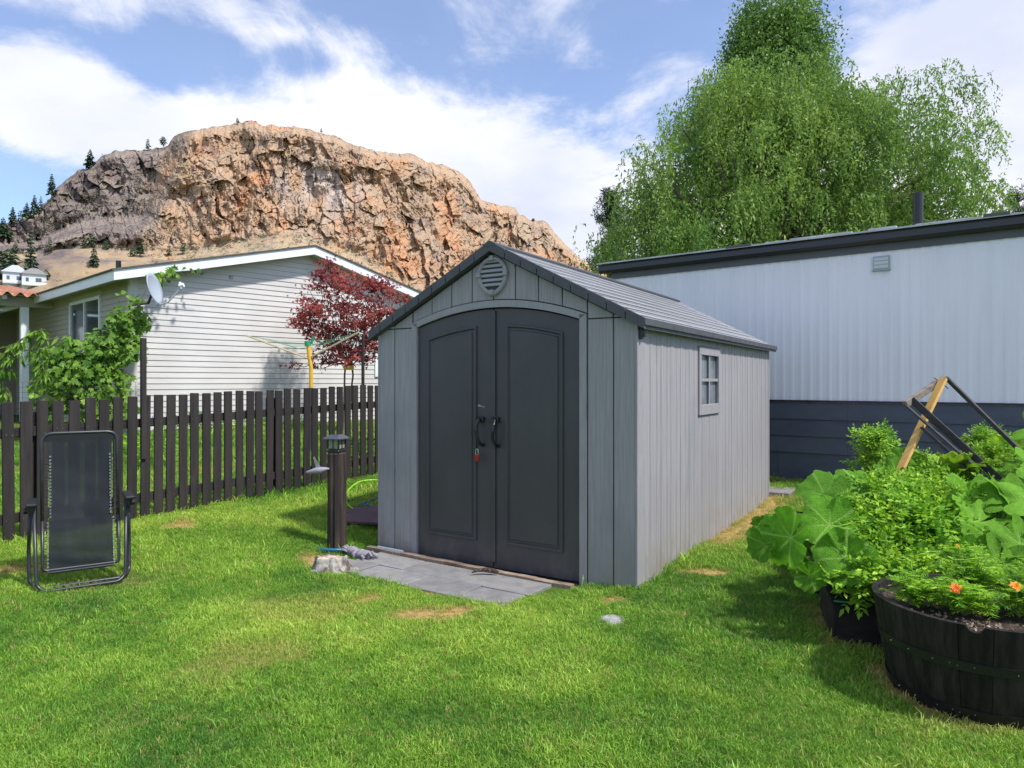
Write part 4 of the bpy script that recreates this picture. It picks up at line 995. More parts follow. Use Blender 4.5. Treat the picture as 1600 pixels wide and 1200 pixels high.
tag(MB().box(-.28, .28, -.28, .28, -.05, .03, c=.006).build('corner_paver', MT['paver'], loc=(3.43, 9.2, G(3.43, 9.2) + .005)), 'single grey paver on the grass at the far corner of the shed', 'paver').rotation_euler = (0, 0, math.atan2(SU[1], SU[0]))
tag(MB().tube([(-.11, -.02, .0), (-.06, 0, .012), (0, .01, .014), (.06, -.005, .012), (.10, -.02, .004)], [.006, .014, .018, .017, .007], 8).build('dark_clod', MT['soil'], loc=shed_pt(1.33, -.22, .0)), 'dark clod of dirt lying on the slabs before the doors', 'clod')
# ------------------------------------------------------------------ picket fence
def nail(mb, x, z): mb.box(x - .003, x + .003, -.0245, -.0215, z - .003, z + .003)
def fence():
    rs = random.Random(11)
    t = thing('picket_fence', 'dark brown wooden picket fence between the lawn and the pale house', 'fence', (F0[0], F0[1], 0), math.atan2(FD[1], FD[0]))
    gl = lambda x: 0.13 + 0.033 * max(-3, min(6, x)) - 0.02
    protos = []
    for k in range(5):
        mb = MB(); w = .0445 + rs.uniform(-.002, .002)
        mb.prism([(-w, 0), (w, 0), (w + rs.uniform(-.002, .002), 1.17), (w - .004, 1.178), (-w + .004, 1.178 + rs.uniform(-.003, .003)), (-w, 1.172)], 0, .019, .002)
        protos.append(mb)
    metas = {}
    x = -2.1; k = 0
    while x < 8.0:
        p = k % 5
        h = rs.uniform(-.012, .012)
        if p not in metas: o = protos[p].build('picket', MT['fence'], t); metas[p] = o.data
        else: o = link('picket', metas[p], t)
        o.location = (x + rs.uniform(-.004, .004), -.0215, gl(x) + .035 + h); o.rotation_euler = (R(rs.uniform(-.5, .5)), R(rs.uniform(-.45, .45)), R(rs.uniform(-1, 1)))
        x += .127 + rs.uniform(-.0025, .0025); k += 1
    for z in (.95, .22):
        a = -2.2
        while a < 8.0:
            b = a + 2.44
            MB().beam((a, .022, gl(a) + z), (b - .006, .022, gl(b) + z), .037, .085, c=.003).build('rail', MT['fence'], t); a = b
    for a in (-2.2, .24, 2.68, 5.12, 7.56):
        MB().box(a - .045, a + .045, .043, .13, gl(a) - .3, gl(a) + 1.12, c=.004).build('fence_post', MT['fence'], t)
    mb = MB(); r2 = random.Random(4)
    for o in [c for c in t.children if c.name.startswith('picket')]:
        for z in (.95, .22):
            for dx in (-.022, .022):
                if r2.random() < .8: nail(mb, o.location.x + dx, gl(o.location.x) + z + r2.uniform(-.02, .02))
    tag(mb.build('nail_heads', MT['steel'], t), kind='stuff')
    return t, gl
FENCE, FGL = fence()
fpt = lambda t, off=0, z=0: Vector((F0[0] + FD[0] * t - FN[0] * off, F0[1] + FD[1] * t - FN[1] * off, z))    # off>0 is behind the fence
def netting():
    a = fpt(1.17, -.03, 0); h0 = 1.0
    t = thing('netting_post', 'tall thin dark post rising above the fence holding black netting', 'post', (a.x, a.y, 0), math.atan2(FD[1], FD[0]))
    MB().box(-.024, .024, -.02, .02, .75, 1.93, c=.003).build('pole', MT['fence'], t)
    mb = MB()
    for i in range(0, 62):
        x = -.02 - i * .045; mb.beam((x, .02, 1.05), (x, .02, 1.50), .0016, .0016, up=(1, 0, 0))
    for i in range(0, 11): z = 1.05 + i * .045; mb.beam((-2.8, .02, z), (0, .02, z), .0016, .0016)
    tag(mb.build('netting', MT['wire'], t), kind='stuff')
    b = fpt(4.22, .25, 0)
    t = thing('garden_pole', 'thin dark pole standing behind the fence right against the shed', 'pole', (b.x, b.y, 0))
    MB().tube([(0, 0, .2), (0.0, 0, 2.15)], .022, 8).build('pole', MT['fence'], t)
netting()

# ------------------------------------------------------------------ neighbour house
def house():
    rz = math.atan2(HA[1], HA[0]); zb = .66
    t = thing('neighbour_house', 'single storey house with cream horizontal siding and low gable roof', 'house', (HC[0], HC[1], 0), rz)
    c = 3.33; W = 6.66; ez = 3.30; sl = .249; Ld = 12.0
    top = lambda x: ez + sl * (c - abs(x - c))
    mb = MB(); mb.prism([(0, .2), (W, .2), (W, ez), (c, ez + sl * c), (0, ez)], .0, .12); mb.box(.0, .12, .12, Ld, .2, ez); mb.box(W - .12, W, .12, Ld, .2, ez); mb.build('wall', MT['siding'], t)
    mb = MB(); mb.box(-.01, W + .01, -.004, 0, .3, zb).box(-.004, 0, 0, Ld, .3, zb).build('foundation', material('house_foundation', (.33, .33, .34), (.42, .42, .42), .8, (3, 3, 3)), t)
    e = .1016; k = 0
    wx0, wx1, wz0, wz1 = 5.0, 5.98, 1.62, 2.46     # gable window
    while zb + k * e < ez + sl * c - .03:
        z0 = zb + k * e; z1 = z0 + e
        def ext(z): 
            d = max(0, (z - ez) / sl); return d, W - d
        a0, b0 = ext(z0); a1, b1 = ext(min(z1, ez + sl * c - .005))
        spans = [(a0, b0, a1, b1)]
        if z1 > wz0 and z0 < wz1: spans = [(a0, wx0, a1, wx0), (wx1, b0, wx1, b1)]
        for (p, q, r_, s) in spans:
            vs = [(p, -.017, z0 + .003), (q, -.017, z0 + .003), (s, -.005, z1), (r_, -.005, z1), (p, -.001, z0 + .003), (q, -.001, z0 + .003)]
            MB().add(vs, [(0, 1, 2, 3), (0, 4, 5, 1)]).build('siding_board', MT['siding'], t)
        k += 1
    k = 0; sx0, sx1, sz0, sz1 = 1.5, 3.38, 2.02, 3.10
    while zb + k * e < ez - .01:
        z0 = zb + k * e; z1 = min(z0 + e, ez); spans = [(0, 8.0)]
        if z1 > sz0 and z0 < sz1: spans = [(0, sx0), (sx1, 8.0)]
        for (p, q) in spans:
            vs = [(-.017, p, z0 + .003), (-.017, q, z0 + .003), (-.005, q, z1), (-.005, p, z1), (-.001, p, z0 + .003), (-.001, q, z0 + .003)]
            MB().add(vs, [(0, 1, 2, 3), (0, 4, 5, 1)]).build('siding_board', MT['siding_shaded_tan'], t)  # these boards carry the wall's shade in their colour
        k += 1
    MB().box(-.03, .09, -.03, .0, zb - .1, ez + .02).box(-.03, -.0, .0, .09, zb - .1, ez).build('corner_trim', MT['siding'], t)
    MB().box(W - .09, W + .03, -.03, .0, zb - .1, ez).build('corner_trim', MT['siding'], t)
    # side window
    def win_side(y0, y1, z0, z1):
        f = .06; w = MB()
        w.box(-.045, -.0, y0, y1, z1 - f, z1).box(-.045, 0, y0, y1, z0, z0 + f).box(-.045, 0, y0, y0 + f, z0 + f, z1 - f).box(-.045, 0, y1 - f, y1, z0 + f, z1 - f)
        m = (y0 + y1) / 2; w.box(-.04, 0, m - .025, m + .025, z0 + f, z1 - f); o = w.build('window', MT['white'], t)
        for (a, b) in ((y0 + f, m - .025), (m + .025, y1 - f)): MB().box(-.012, -.006, a, b, z0 + f, z1 - f).build('pane', MT['glass'], o)
    win_side(sx0, sx1, sz0, sz1)
    f = .07; w = MB().box(wx0, wx1, -.045, 0, wz1 - f, wz1).box(wx0, wx1, -.045, 0, wz0, wz0 + f).box(wx0, wx0 + f, -.045, 0, wz0 + f, wz1 - f).box(wx1 - f, wx1, -.045, 0, wz0 + f, wz1 - f)
    o = w.build('window', MT['white'], t); MB().box(wx0 + f, wx1 - f, -.012, -.006, wz0 + f, wz1 - f).build('pane', MT['glass'], o)
    # roof
    ov = .36; of = .30; xe = -ov; zt = lambda x: ez + .12 + sl * (c - abs(x - c))
    for sd in (0, 1):
        X = (lambda x: x) if sd == 0 else (lambda x: W - x)
        mb = MB(); vs = []
        for y in (-of - .025, Ld):
            vs += [(X(xe - .03), y, zt(xe - .03) + .0), (X(c), y, zt(c)), (X(c), y, zt(c) + .028), (X(xe - .03), y, zt(xe - .03) + .028)]
        mb.add(vs, [(0, 1, 2, 3), (4, 7, 6, 5), (3, 2, 6, 7), (0, 4, 5, 1), (0, 3, 7, 4)]); mb.build('roof_slope', MT['shingle'], t)
        mb = MB(); vs = []
        for y in (-of, -of + .03):
            vs += [(X(xe), y, zt(xe) - .165), (X(c), y, zt(c) - .165), (X(c), y, zt(c) - .002), (X(xe), y, zt(xe) - .002)]
        mb.add(vs, [(0, 1, 2, 3), (4, 7, 6, 5), (3, 2, 6, 7), (0, 4, 5, 1), (0, 3, 7, 4)]); mb.build('rake_fascia', MT['white'], t)
        a, b = sorted((X(xe), X(xe) + (.03 if sd == 0 else -.03))); MB().box(a, b, -of + .032, Ld, zt(xe) - .165, zt(xe) - .002).build('eave_fascia', MT['white'], t)
        mb = MB(); vs = [(X(xe + .03), -of + .03, zt(xe) - .15), (X(c), -of + .03, zt(c) - .15), (X(c), Ld, zt(c) - .15), (X(xe + .03), Ld, zt(xe) - .15)]
        mb.add(vs, [(0, 1, 2, 3)]); mb.build('soffit', MT['soffit'], t)
    MB().tube([(.5, 2.2, zt(.5)), (.5, 2.2, zt(.5) + .34)], .05, 8).build('roof_pipe', MT['black'], t)
    mb = MB(); mb.box(1.70, 1.76, -.03, -.018, 3.44, 3.50); mb.build('wall_bracket', MT['siding_shaded_tan'], t)
    for x in (2.1, 3.0):
        MB().lathe([(.09, 0), (.09, .16), (.13, .17), (.13, .22), (.02, .25)], 12, (x, 5.5, zt(x))).build('roof_vent', MT['dish'], t)
    # porch on the side wall
    z0 = 3.17; y = 4.62
    MB().box(-3.6, 0, y, y + .12, z0 - .09, z0 + .10).build('porch_beam', MT['siding_shaded_tan'], t)
    for x in (-.52, -1.05, -3.4): MB().box(x - .075, x + .075, y, y + .13, .4, z0 - .092, c=.01).build('porch_post', MT['white'], t)
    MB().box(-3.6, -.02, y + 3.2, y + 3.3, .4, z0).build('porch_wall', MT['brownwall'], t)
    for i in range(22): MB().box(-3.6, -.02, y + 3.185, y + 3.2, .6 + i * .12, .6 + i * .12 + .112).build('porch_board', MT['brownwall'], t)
    MB().box(-3.6, 0, y - .2, y + 3.3, z0 + .12, z0 + .15).build('porch_ceiling', MT['soffit'], t)
    for i in range(15):       # wavy clay roof rows running down the slope
        x = -.30 - i * .22
        mb = MB(); n = 8; vs = []; fs = []
        for yy, zz in ((y - .42, z0 + .13), (y + 2.9, z0 + .62)):
            for k in range(n + 1):
                a = k / n; vs.append((x + .11 - .22 * a, yy, zz + .045 * math.sin(math.pi * 2 * a)))
            for k in range(n + 1):
                a = k / n; vs.append((x + .11 - .22 * a, yy, zz + .045 * math.sin(math.pi * 2 * a) - .018))
        for k in range(n):
            m = n + 1; fs += [(k, k + 1, 2 * m + k + 1, 2 * m + k), (k, m + k, m + k + 1, k + 1)]
        mb.add(vs, fs); mb.build('roof_tile_row', MT['terracotta'], t, smooth=True)
    for i in range(6): MB().box(-.35 - i * .62, -.27 - i * .62, y - .30, y + .3, z0 + .02, z0 + .10).build('rafter_end', MT['siding'], t)
    return t
HOUSE = house()
hpt = lambda x, y, z: Vector((HC[0] + HA[0] * x + HB[0] * y, HC[1] + HA[1] * x + HB[1] * y, z))

def dish():
    p = P(238, 452, 11.2); t = thing('satellite_dish', 'grey satellite dish mounted at the corner of the cream house', 'dish', p, 0)
    mb = MB(); n = 24; pr = []
    f = Vector((.93, .03, .25)).normalized(); s = f.cross(Vector((0, 0, 1))).normalized(); u = s.cross(f)
    vs = []; fs = []
    for i in range(6):
        r = .265 * i / 5
        for k in range(n):
            a = 2 * math.pi * k / n; q = s * math.cos(a) * r * .9 + u * math.sin(a) * r + f * (r * r * .75); vs.append(q)
    for i in range(6):
        r = .265 * i / 5
        for k in range(n):
            a = 2 * math.pi * k / n; q = s * math.cos(a) * r * .9 + u * math.sin(a) * r + f * (r * r * .75 - .012); vs.append(q)
    for i in range(5):
        for k in range(n):
            j = (k + 1) % n; fs += [(i * n + k, i * n + j, (i + 1) * n + j, (i + 1) * n + k), (6 * n + i * n + k, 6 * n + (i + 1) * n + k, 6 * n + (i + 1) * n + j, 6 * n + i * n + j)]
    for k in range(n): j = (k + 1) % n; fs.append((5 * n + k, 5 * n + j, 11 * n + j, 11 * n + k))
    mb.add(vs, fs); mb.build('reflector', MT['dish'], t, smooth=True)
    MB().tube([-f * .02 - u * .27, f * .18 - u * .27, f * .44 - u * .10], .013, 6).build('feed_arm', MT['dish'], t)
    e = f * .45 - u * .06; MB().tube([e - f * .02, e + f * .05], .035, 8).tube([e - u * .05, e + u * .06], .022, 8).build('receiver', MT['white'], t)
    w = hpt(-.02, .05, 2.9) - p
    MB().tube([-f * .01 - u * .05, -f * .12 - u * .2, w + Vector((0, 0, -.1))], .02, 8).build('bracket', MT['blackmetal'], t)
dish()

def leaf_star(rs, B, Dm, Nn, L, lobes=5):
    """lobed leaves as a fan of triangles written as quads (tip doubled): returns V,F (quads)"""
    S = unit(np.cross(Dm, Nn)); n = len(B); parts = []
    for k in range(lobes):
        a = (k - (lobes - 1) / 2) * (2.2 / (lobes - 1) * 1.05); ln = L * (1 - .28 * abs(k - (lobes - 1) / 2) / ((lobes - 1) / 2))
        d = Dm * math.cos(a) + S * math.sin(a); s = unit(np.cross(d, Nn))
        parts.append(quads(B, d, s, ln, ln * (.55 if lobes <= 5 else .2), .1))
    return merge(parts)

def vines():
    rs = np.random.RandomState(21)
    base = hpt(-.35, 1.0, 0.5)
    t = thing('grape_vine', 'broad leaved grape vine climbing the left corner of the cream house', 'vine', base)
    parts = []; mb = MB()
    blobs = []   # pixel ellipses at a distance
    for (px, py, rx, ry, d, n) in [(195, 505, 28, 28, 11.3, 190), (175, 540, 48, 30, 11.2, 330), (140, 565, 60, 38, 11.0, 470), (110, 590, 55, 38, 10.9, 380), (160, 600, 45, 45, 11.0, 330), (95, 560, 40, 22, 10.9, 160),
                                   (180, 640, 30, 30, 10.9, 160), (130, 640, 60, 30, 10.9, 260), (215, 500, 14, 26, 11.35, 70), (212, 545, 12, 22, 11.2, 45), (80, 615, 30, 30, 10.9, 120), (262, 427, 22, 8, 11.8, 20), (300, 424, 24, 6, 12.2, 10), (246, 436, 12, 9, 11.75, 12), (205, 470, 8, 24, 11.4, 22)]:
        c = P(px, py, d); n = int(n * .85); p, dr = blob_pts(rs, c, (rx / FPX * d, .38, ry / FPX * d), n, .2); blobs.append(p)
    B = np.concatenate(blobs); n = len(B)
    Nn = unit(rs.normal(0, .45, (n, 3)) + np.array((.35, -.75, .55))); D = unit(np.cross(Nn, rdir(rs, n))); D[:, 2] -= .5; D = unit(D)
    L = rs.uniform(.065, .115, n); V, F = leaf_star(rs, B, D, Nn, L)
    arr_mesh('foliage', V - np.array(base)[None], F, MT['leaf_vine'], t)
    for (px, py, d) in [(205, 470, 11.5), (150, 560, 11.1), (110, 580, 11), (180, 600, 11.1)]:
        e = P(px, py, d); limb(mb, (0, 0, -.1), e - base, .02, .008, rs)
    for pts in ([(215, 480, 11.4), (235, 440, 11.6), (270, 425, 11.9), (330, 420, 12.3)],): mb.tube([P(*q) - base for q in pts], .006, 5)
    mb.build('vine_stem', MT['bark'], t)
    # peach branch at the left
    b2 = P(-40, 640, 8.5); t = thing('peach_branches', 'arching peach branches with long drooping leaves at the left edge above the fence', 'shrub', (b2.x, b2.y, .3))
    b2 = Vector((b2.x, b2.y, .3)); mb = MB(); parts = []
    for pts in [[(-40, 600), (0, 545), (40, 535), (80, 530), (112, 523)], [(-30, 610), (-5, 565), (25, 550), (60, 545), (78, 550)], [(-40, 620), (-10, 590), (10, 575), (20, 580)], [(-40, 590), (-10, 550), (30, 560)], [(20, 540), (50, 520), (70, 515)], [(-40, 640), (0, 600), (15, 620)], [(60, 560), (70, 580), (60, 600)]]:
        q = np.array([P(x, y, 8.6) for x, y in pts]); mb.tube([tuple(v - np.array(b2)) for v in q], [.012 - .002 * i for i in range(len(q))], 5)
        m = 62; u = rs.uniform(0, len(q) - 1.001, m); i = u.astype(int); f = (u - i)[:, None]; B = q[i] * (1 - f) + q[i + 1] * f + rs.normal(0, .02, (m, 3))
        D = unit(np.stack([rs.normal(0, .5, m), rs.normal(-.1, .5, m), -1 + rs.uniform(-.2, .5, m)], -1)); S = unit(np.cross(D, rdir(rs, m)))
        L = rs.uniform(.09, .15, m); parts.append(quads(B, D, S, L, L * .27, .1))
    V, F = merge(parts); arr_mesh('foliage', V - np.array(b2)[None], F, MT['leaf_vine'], t)
    mb.tube([(0, 0, -.2), tuple(P(-40, 600, 8.6) - b2)], [.03, .014], 6); mb.build('branch', MT['bark'], t)
    # low bushes and flowers behind the fence
    for (px, d, h, r, lab, mt) in [(240, 9.3, .62, .35, 'low green bush with lavender flowers behind the fence beside the netting post', 'leaf_small'), (310, 12.4, .35, .4, 'small green plant at the foot of the siding seen through the pickets', 'leaf_vine'),
                                   (450, 12.6, .45, .5, 'leafy green plant behind the pickets below the clothes dryer', 'leaf_vine'), (565, 10.2, .4, .3, 'thin dark leaved plant behind the fence near the shed', 'leaf_vine'), (385, 12.5, .4, .45, 'grassy clump behind the pickets in the middle of the fence', 'leaf_small')]:
        x = (px - 800) / FPX * d; z = G(x, d); tt = thing('garden_plant', lab, 'plant', (x, d, z))
        p, dr = blob_pts(rs, (0, 0, h * .55), (r, r, h * .5), 420, .1); D = unit(dr + np.array((0, 0, .4))); S = unit(np.cross(D, rdir(rs, 420))); L = rs.uniform(.05, .1, 420)
        V, F = quads(p, D, S, L, L * .4, .15); arr_mesh('foliage', V, F, MT[mt], tt)
        m = MB(); [m.tube([(0, 0, -.02), (rs.normal(0, r * .4), rs.normal(0, r * .4), h * .8)], .006, 4) for _ in range(6)]; m.build('stem', MT['stem'], tt)
        if 'lavender' in lab:
            p, dr = blob_pts(rs, (0, 0, h * .9), (r * .8, r * .5, h * .35), 60, .3); V, F = quads(p, unit(dr + (0, 0, 1)), unit(np.cross(dr, rdir(rs, 60))), np.full(60, .05), np.full(60, .02)); arr_mesh('flower', V, F, material('lavender_petals', (.3, .22, .5), rough=.6), tt)
vines()

def clothes_dryer():
    d = 10.8; b = P(485, 604, d); b.z = G(b.x, b.y)
    t = thing('clothes_dryer', 'yellow rotary clothes dryer pole with green lines behind the fence', 'clothes dryer', b)
    q = lambda px, py, dd=d: P(px, py, dd) - b
    MB().tube([(0, 0, -.1), q(486, 606)], .032, 10).build('ground_tube', MT['darkwood'], t)
    MB().tube([q(486, 606), q(486, 575), q(484, 560)], .03, 10).tube([q(484, 562), q(482, 540)], .022, 10).build('pole', MT['yellow'], t)
    MB().tube([q(484, 562), q(482, 541)], .034, 10).build('collar', MT['yellow'], t)
    MB().tube([q(481, 541), q(480, 533)], .045, 10).tube([q(486, 538), q(490, 525)], .02, 8).build('hub', MT['greenplastic'], t)
    ends = [(385, 524, 10.2), (561, 519, 10.6), (455, 532, 12.0), (470, 520, 9.6)]
    for (x, y, dd) in ends[:2]: MB().beam(q(482, 560), q(x, y, dd), .026, .026, c=.003).build('arm', MT['cream'], t)
    for (x, y, dd) in ends[2:]: pass
    l = MB()
    E = [q(385, 524, 10.2), q(478, 536, 11.9), q(561, 519, 10.6), q(482, 533, 9.9)]
    C0 = q(482, 548)
    for k in range(4):
        f = .35 + .2 * k
        for i in range(4):
            a = C0.lerp(E[i], f); c2 = C0.lerp(E[(i + 1) % 4], f); mid = (a + c2) / 2 + Vector((0, 0, -.03)); l.tube([a, mid, c2], .0022, 4)
    l.build('line', MT['greenplastic'], t)
clothes_dryer()

def maple():
    rs = np.random.RandomState(44); d = 13.0; b = P(545, 605, d); b = Vector((b.x, b.y, G(b.x, b.y)))
    t = thing('red_maple', 'small dark red leaved maple tree in front of the pale siding', 'tree', b)
    blobs = [(520, 425, 30, 18, 180), (545, 445, 45, 26, 420), (590, 455, 35, 20, 230), (620, 462, 22, 10, 80), (500, 440, 16, 20, 80), (515, 480, 45, 26, 420), (560, 490, 50, 30, 560), (480, 495, 24, 14, 150), (467, 508, 12, 12, 80), (600, 500, 30, 26, 240),
             (500, 515, 30, 18, 240), (545, 525, 45, 24, 440), (585, 535, 26, 26, 230), (530, 550, 30, 16, 180), (462, 572, 10, 5, 20), (505, 560, 20, 10, 60), (560, 560, 26, 18, 160), (583, 440, 12, 8, 40), (480, 445, 8, 5, 14), (635, 478, 10, 8, 24), (515, 405, 8, 6, 26), (475, 470, 12, 6, 30), (500, 575, 14, 6, 26)]
    mb = MB(); pts = []
    fork = P(545, 560, d) - b
    for (px, py, rx, ry, n) in blobs:
        c = P(px, py, d + rs.uniform(-.3, .3)); n2 = int(n * 1.45)
        # sub clusters make the layered look of maple sprays
        m = max(2, n2 // 18); sc_, _ = blob_pts(rs, c, (rx / FPX * d, .35 * rx / 40 + .12, ry / FPX * d), m, .1)
        k = rs.randint(0, m, n2); p = sc_[k] + rs.normal(0, 1, (n2, 3)) * np.array((.085, .07, .045)); pts.append(p)
        limb(mb, fork * rs.uniform(.85, 1), c - b, .014, .004, rs, 5, .0, .12)
    for o in (-.05, .05): limb(mb, (o * 2, 0, -.1), fork + Vector((o, 0, 0)), .022, .017, rs, 5, 0, .05)
    B = np.concatenate(pts); n = len(B); Nn = unit(rs.normal(0, .6, (n, 3)) + np.array((.2, -.5, .8))); D = unit(np.cross(Nn, rdir(rs, n)) + np.array((0, 0, -.35)))
    V, F = leaf_star(rs, B, D, Nn, rs.uniform(.04, .07, n), 3)
    arr_mesh('crown', V - np.array(b)[None], F, MT['leaf_maple'], t); mb.build('trunk', MT['bark'], t)
    MB().box(-.09, .09, -.05, .05, 0, .08, c=.01).build('yellow_tie', MT['yellow'], t, loc=tuple(P(545, 578, d - .05) - b))
maple()

# ------------------------------------------------------------------ pale mobile home on the right
def trailer():
    rz = math.atan2(-TD[1], -TD[0])
    t = thing('mobile_home', 'long pale blue white mobile home with dark blue grey skirting', 'mobile home', (T0[0], T0[1], 0), rz)
    X0, X1 = -3.20, 7.4; D = 4.0
    MB().box(X0, X1, .02, D, -.1, 3.40).build('wall', MT['trailer'], t)
    k0 = .187 - 1.005 * 3
    x = k0 - 1.005; edges = []
    while x < X1: edges.append(x); x += 1.005
    me = None
    for a in edges:
        if a < X0: a_, b_ = X0, a + 1.005
        else: a_, b_ = a, min(a + 1.005, X1)
        if b_ - a_ < .05: continue
        n = int((b_ - a_) / .0125); vs = []; fs = []
        for i in range(n + 1):
            xx = (b_ - a_) * i / n; ph = (xx + (a_ - a)) / .125; s = (ph % 1.0)
            y = -.0075 * max(0, math.sin(2 * math.pi * s)) ** .6 - .0012 * math.sin(ph * 1.7 + a * 3)
            if i in (0, n): y = .0012
            vs += [(xx, y, 0), (xx, y, 2.0)]
        for i in range(n): fs.append((2 * i, 2 * i + 2, 2 * i + 3, 2 * i + 1))
        MB().add(vs, fs).build('wall_panel', MT['trailer'], t, loc=(a_, .008, 1.245))
    MB().box(X0, X1, -.03, .0, 1.215, 1.243).build('belt_strip', MT['gutter'], t)
    zs = [1.212, .975, .735, .50]
    for i in range(3):
        z1, z0 = zs[i], zs[i + 1]; xa = X0; j = 0
        while xa < X1:
            xb = min(X1, xa + 3.66); vs = [(xa, -.030, z0), (xb - .003, -.030, z0), (xb - .003, -.012, z1 - .002), (xa, -.012, z1 - .002), (xa, -.008, z0), (xb - .003, -.008, z0)]
            MB().add(vs, [(0, 1, 2, 3), (0, 4, 5, 1)]).build('skirting_board', MT['skirt'], t); xa = xb
    for i, (a, b) in enumerate(((X0, -.48), (-.476, 1.9), (1.904, 4.3), (4.304, X1))):
        MB().box(a, b, -.010, .0, -.1, .498).build('skirting_panel', MT['skirt'], t)
    MB().box(X0 - .02, X1, -.022, .018, 3.245, 3.36).build('frieze', MT['frieze'], t)
    xl = X0 - .22
    mb = MB(); pr = [(-.03, 3.345), (-.10, 3.345), (-.125, 3.385), (-.125, 3.46), (-.135, 3.475), (-.115, 3.48), (-.108, 3.40), (-.03, 3.37)]
    vs = [(xl, y, z) for y, z in pr] + [(X1, y, z) for y, z in pr]; n = len(pr)
    mb.add(vs, [(i, (i + 1) % n, n + (i + 1) % n, n + i) for i in range(n)] + [tuple(range(n)), tuple(reversed(range(n, 2 * n)))]); mb.build('gutter', MT['gutter'], t)
    MB().box(xl, X1, -.028, .3, 3.37, 3.48).build('eave_board', MT['frieze'], t)
    vs = [(xl - .03, -.15, 3.492), (X1, -.15, 3.492), (X1, D / 2, 3.60), (xl - .03, D / 2, 3.60), (xl - .03, -.15, 3.515), (X1, -.15, 3.515), (X1, D / 2, 3.63), (xl - .03, D / 2, 3.63), (X1, D, 3.49), (xl - .03, D, 3.49)]
    MB().add(vs, [(0, 1, 2, 3), (0, 4, 5, 1), (4, 7, 6, 5), (0, 3, 7, 4), (1, 5, 6, 2), (7, 9, 8, 6), (3, 2, 8, 9)]).build('roof_sheet', MT['roofmetal'], t)
    rs = random.Random(3)
    xa = -1.2
    while xa < X1:
        w = rs.uniform(.25, .8); h = rs.uniform(.008, .03)
        MB().box(xa, min(xa + w, X1), -.165 + rs.uniform(0, .03), .02, 3.5, 3.517 + h).build('roof_strip', MT['roofmetal'] if rs.random() < .6 else MT['frieze'], t); xa += w + rs.uniform(.01, .3)
    MB().tube([(1.22, .55, 3.5), (1.22, .55, 4.08)], .062, 14).tube([(1.22, .55, 3.5), (1.22, .55, 3.60)], [.12, .065], 14).build('vent_pipe', MT['black'], t)
    v = MB().box(.77, .97, -.03, .006, 3.0, 3.18, c=.006).box(.76, .98, -.045, .006, 2.985, 3.0).build('wall_vent', MT['dish'], t)
    for k in range(3): MB().beam((.785, -.036, 3.035 + k * .052), (.955, -.036, 3.035 + k * .052), .012, .035, up=(0, -.6, 1)).build('louvre', MT['white'], v)
trailer()

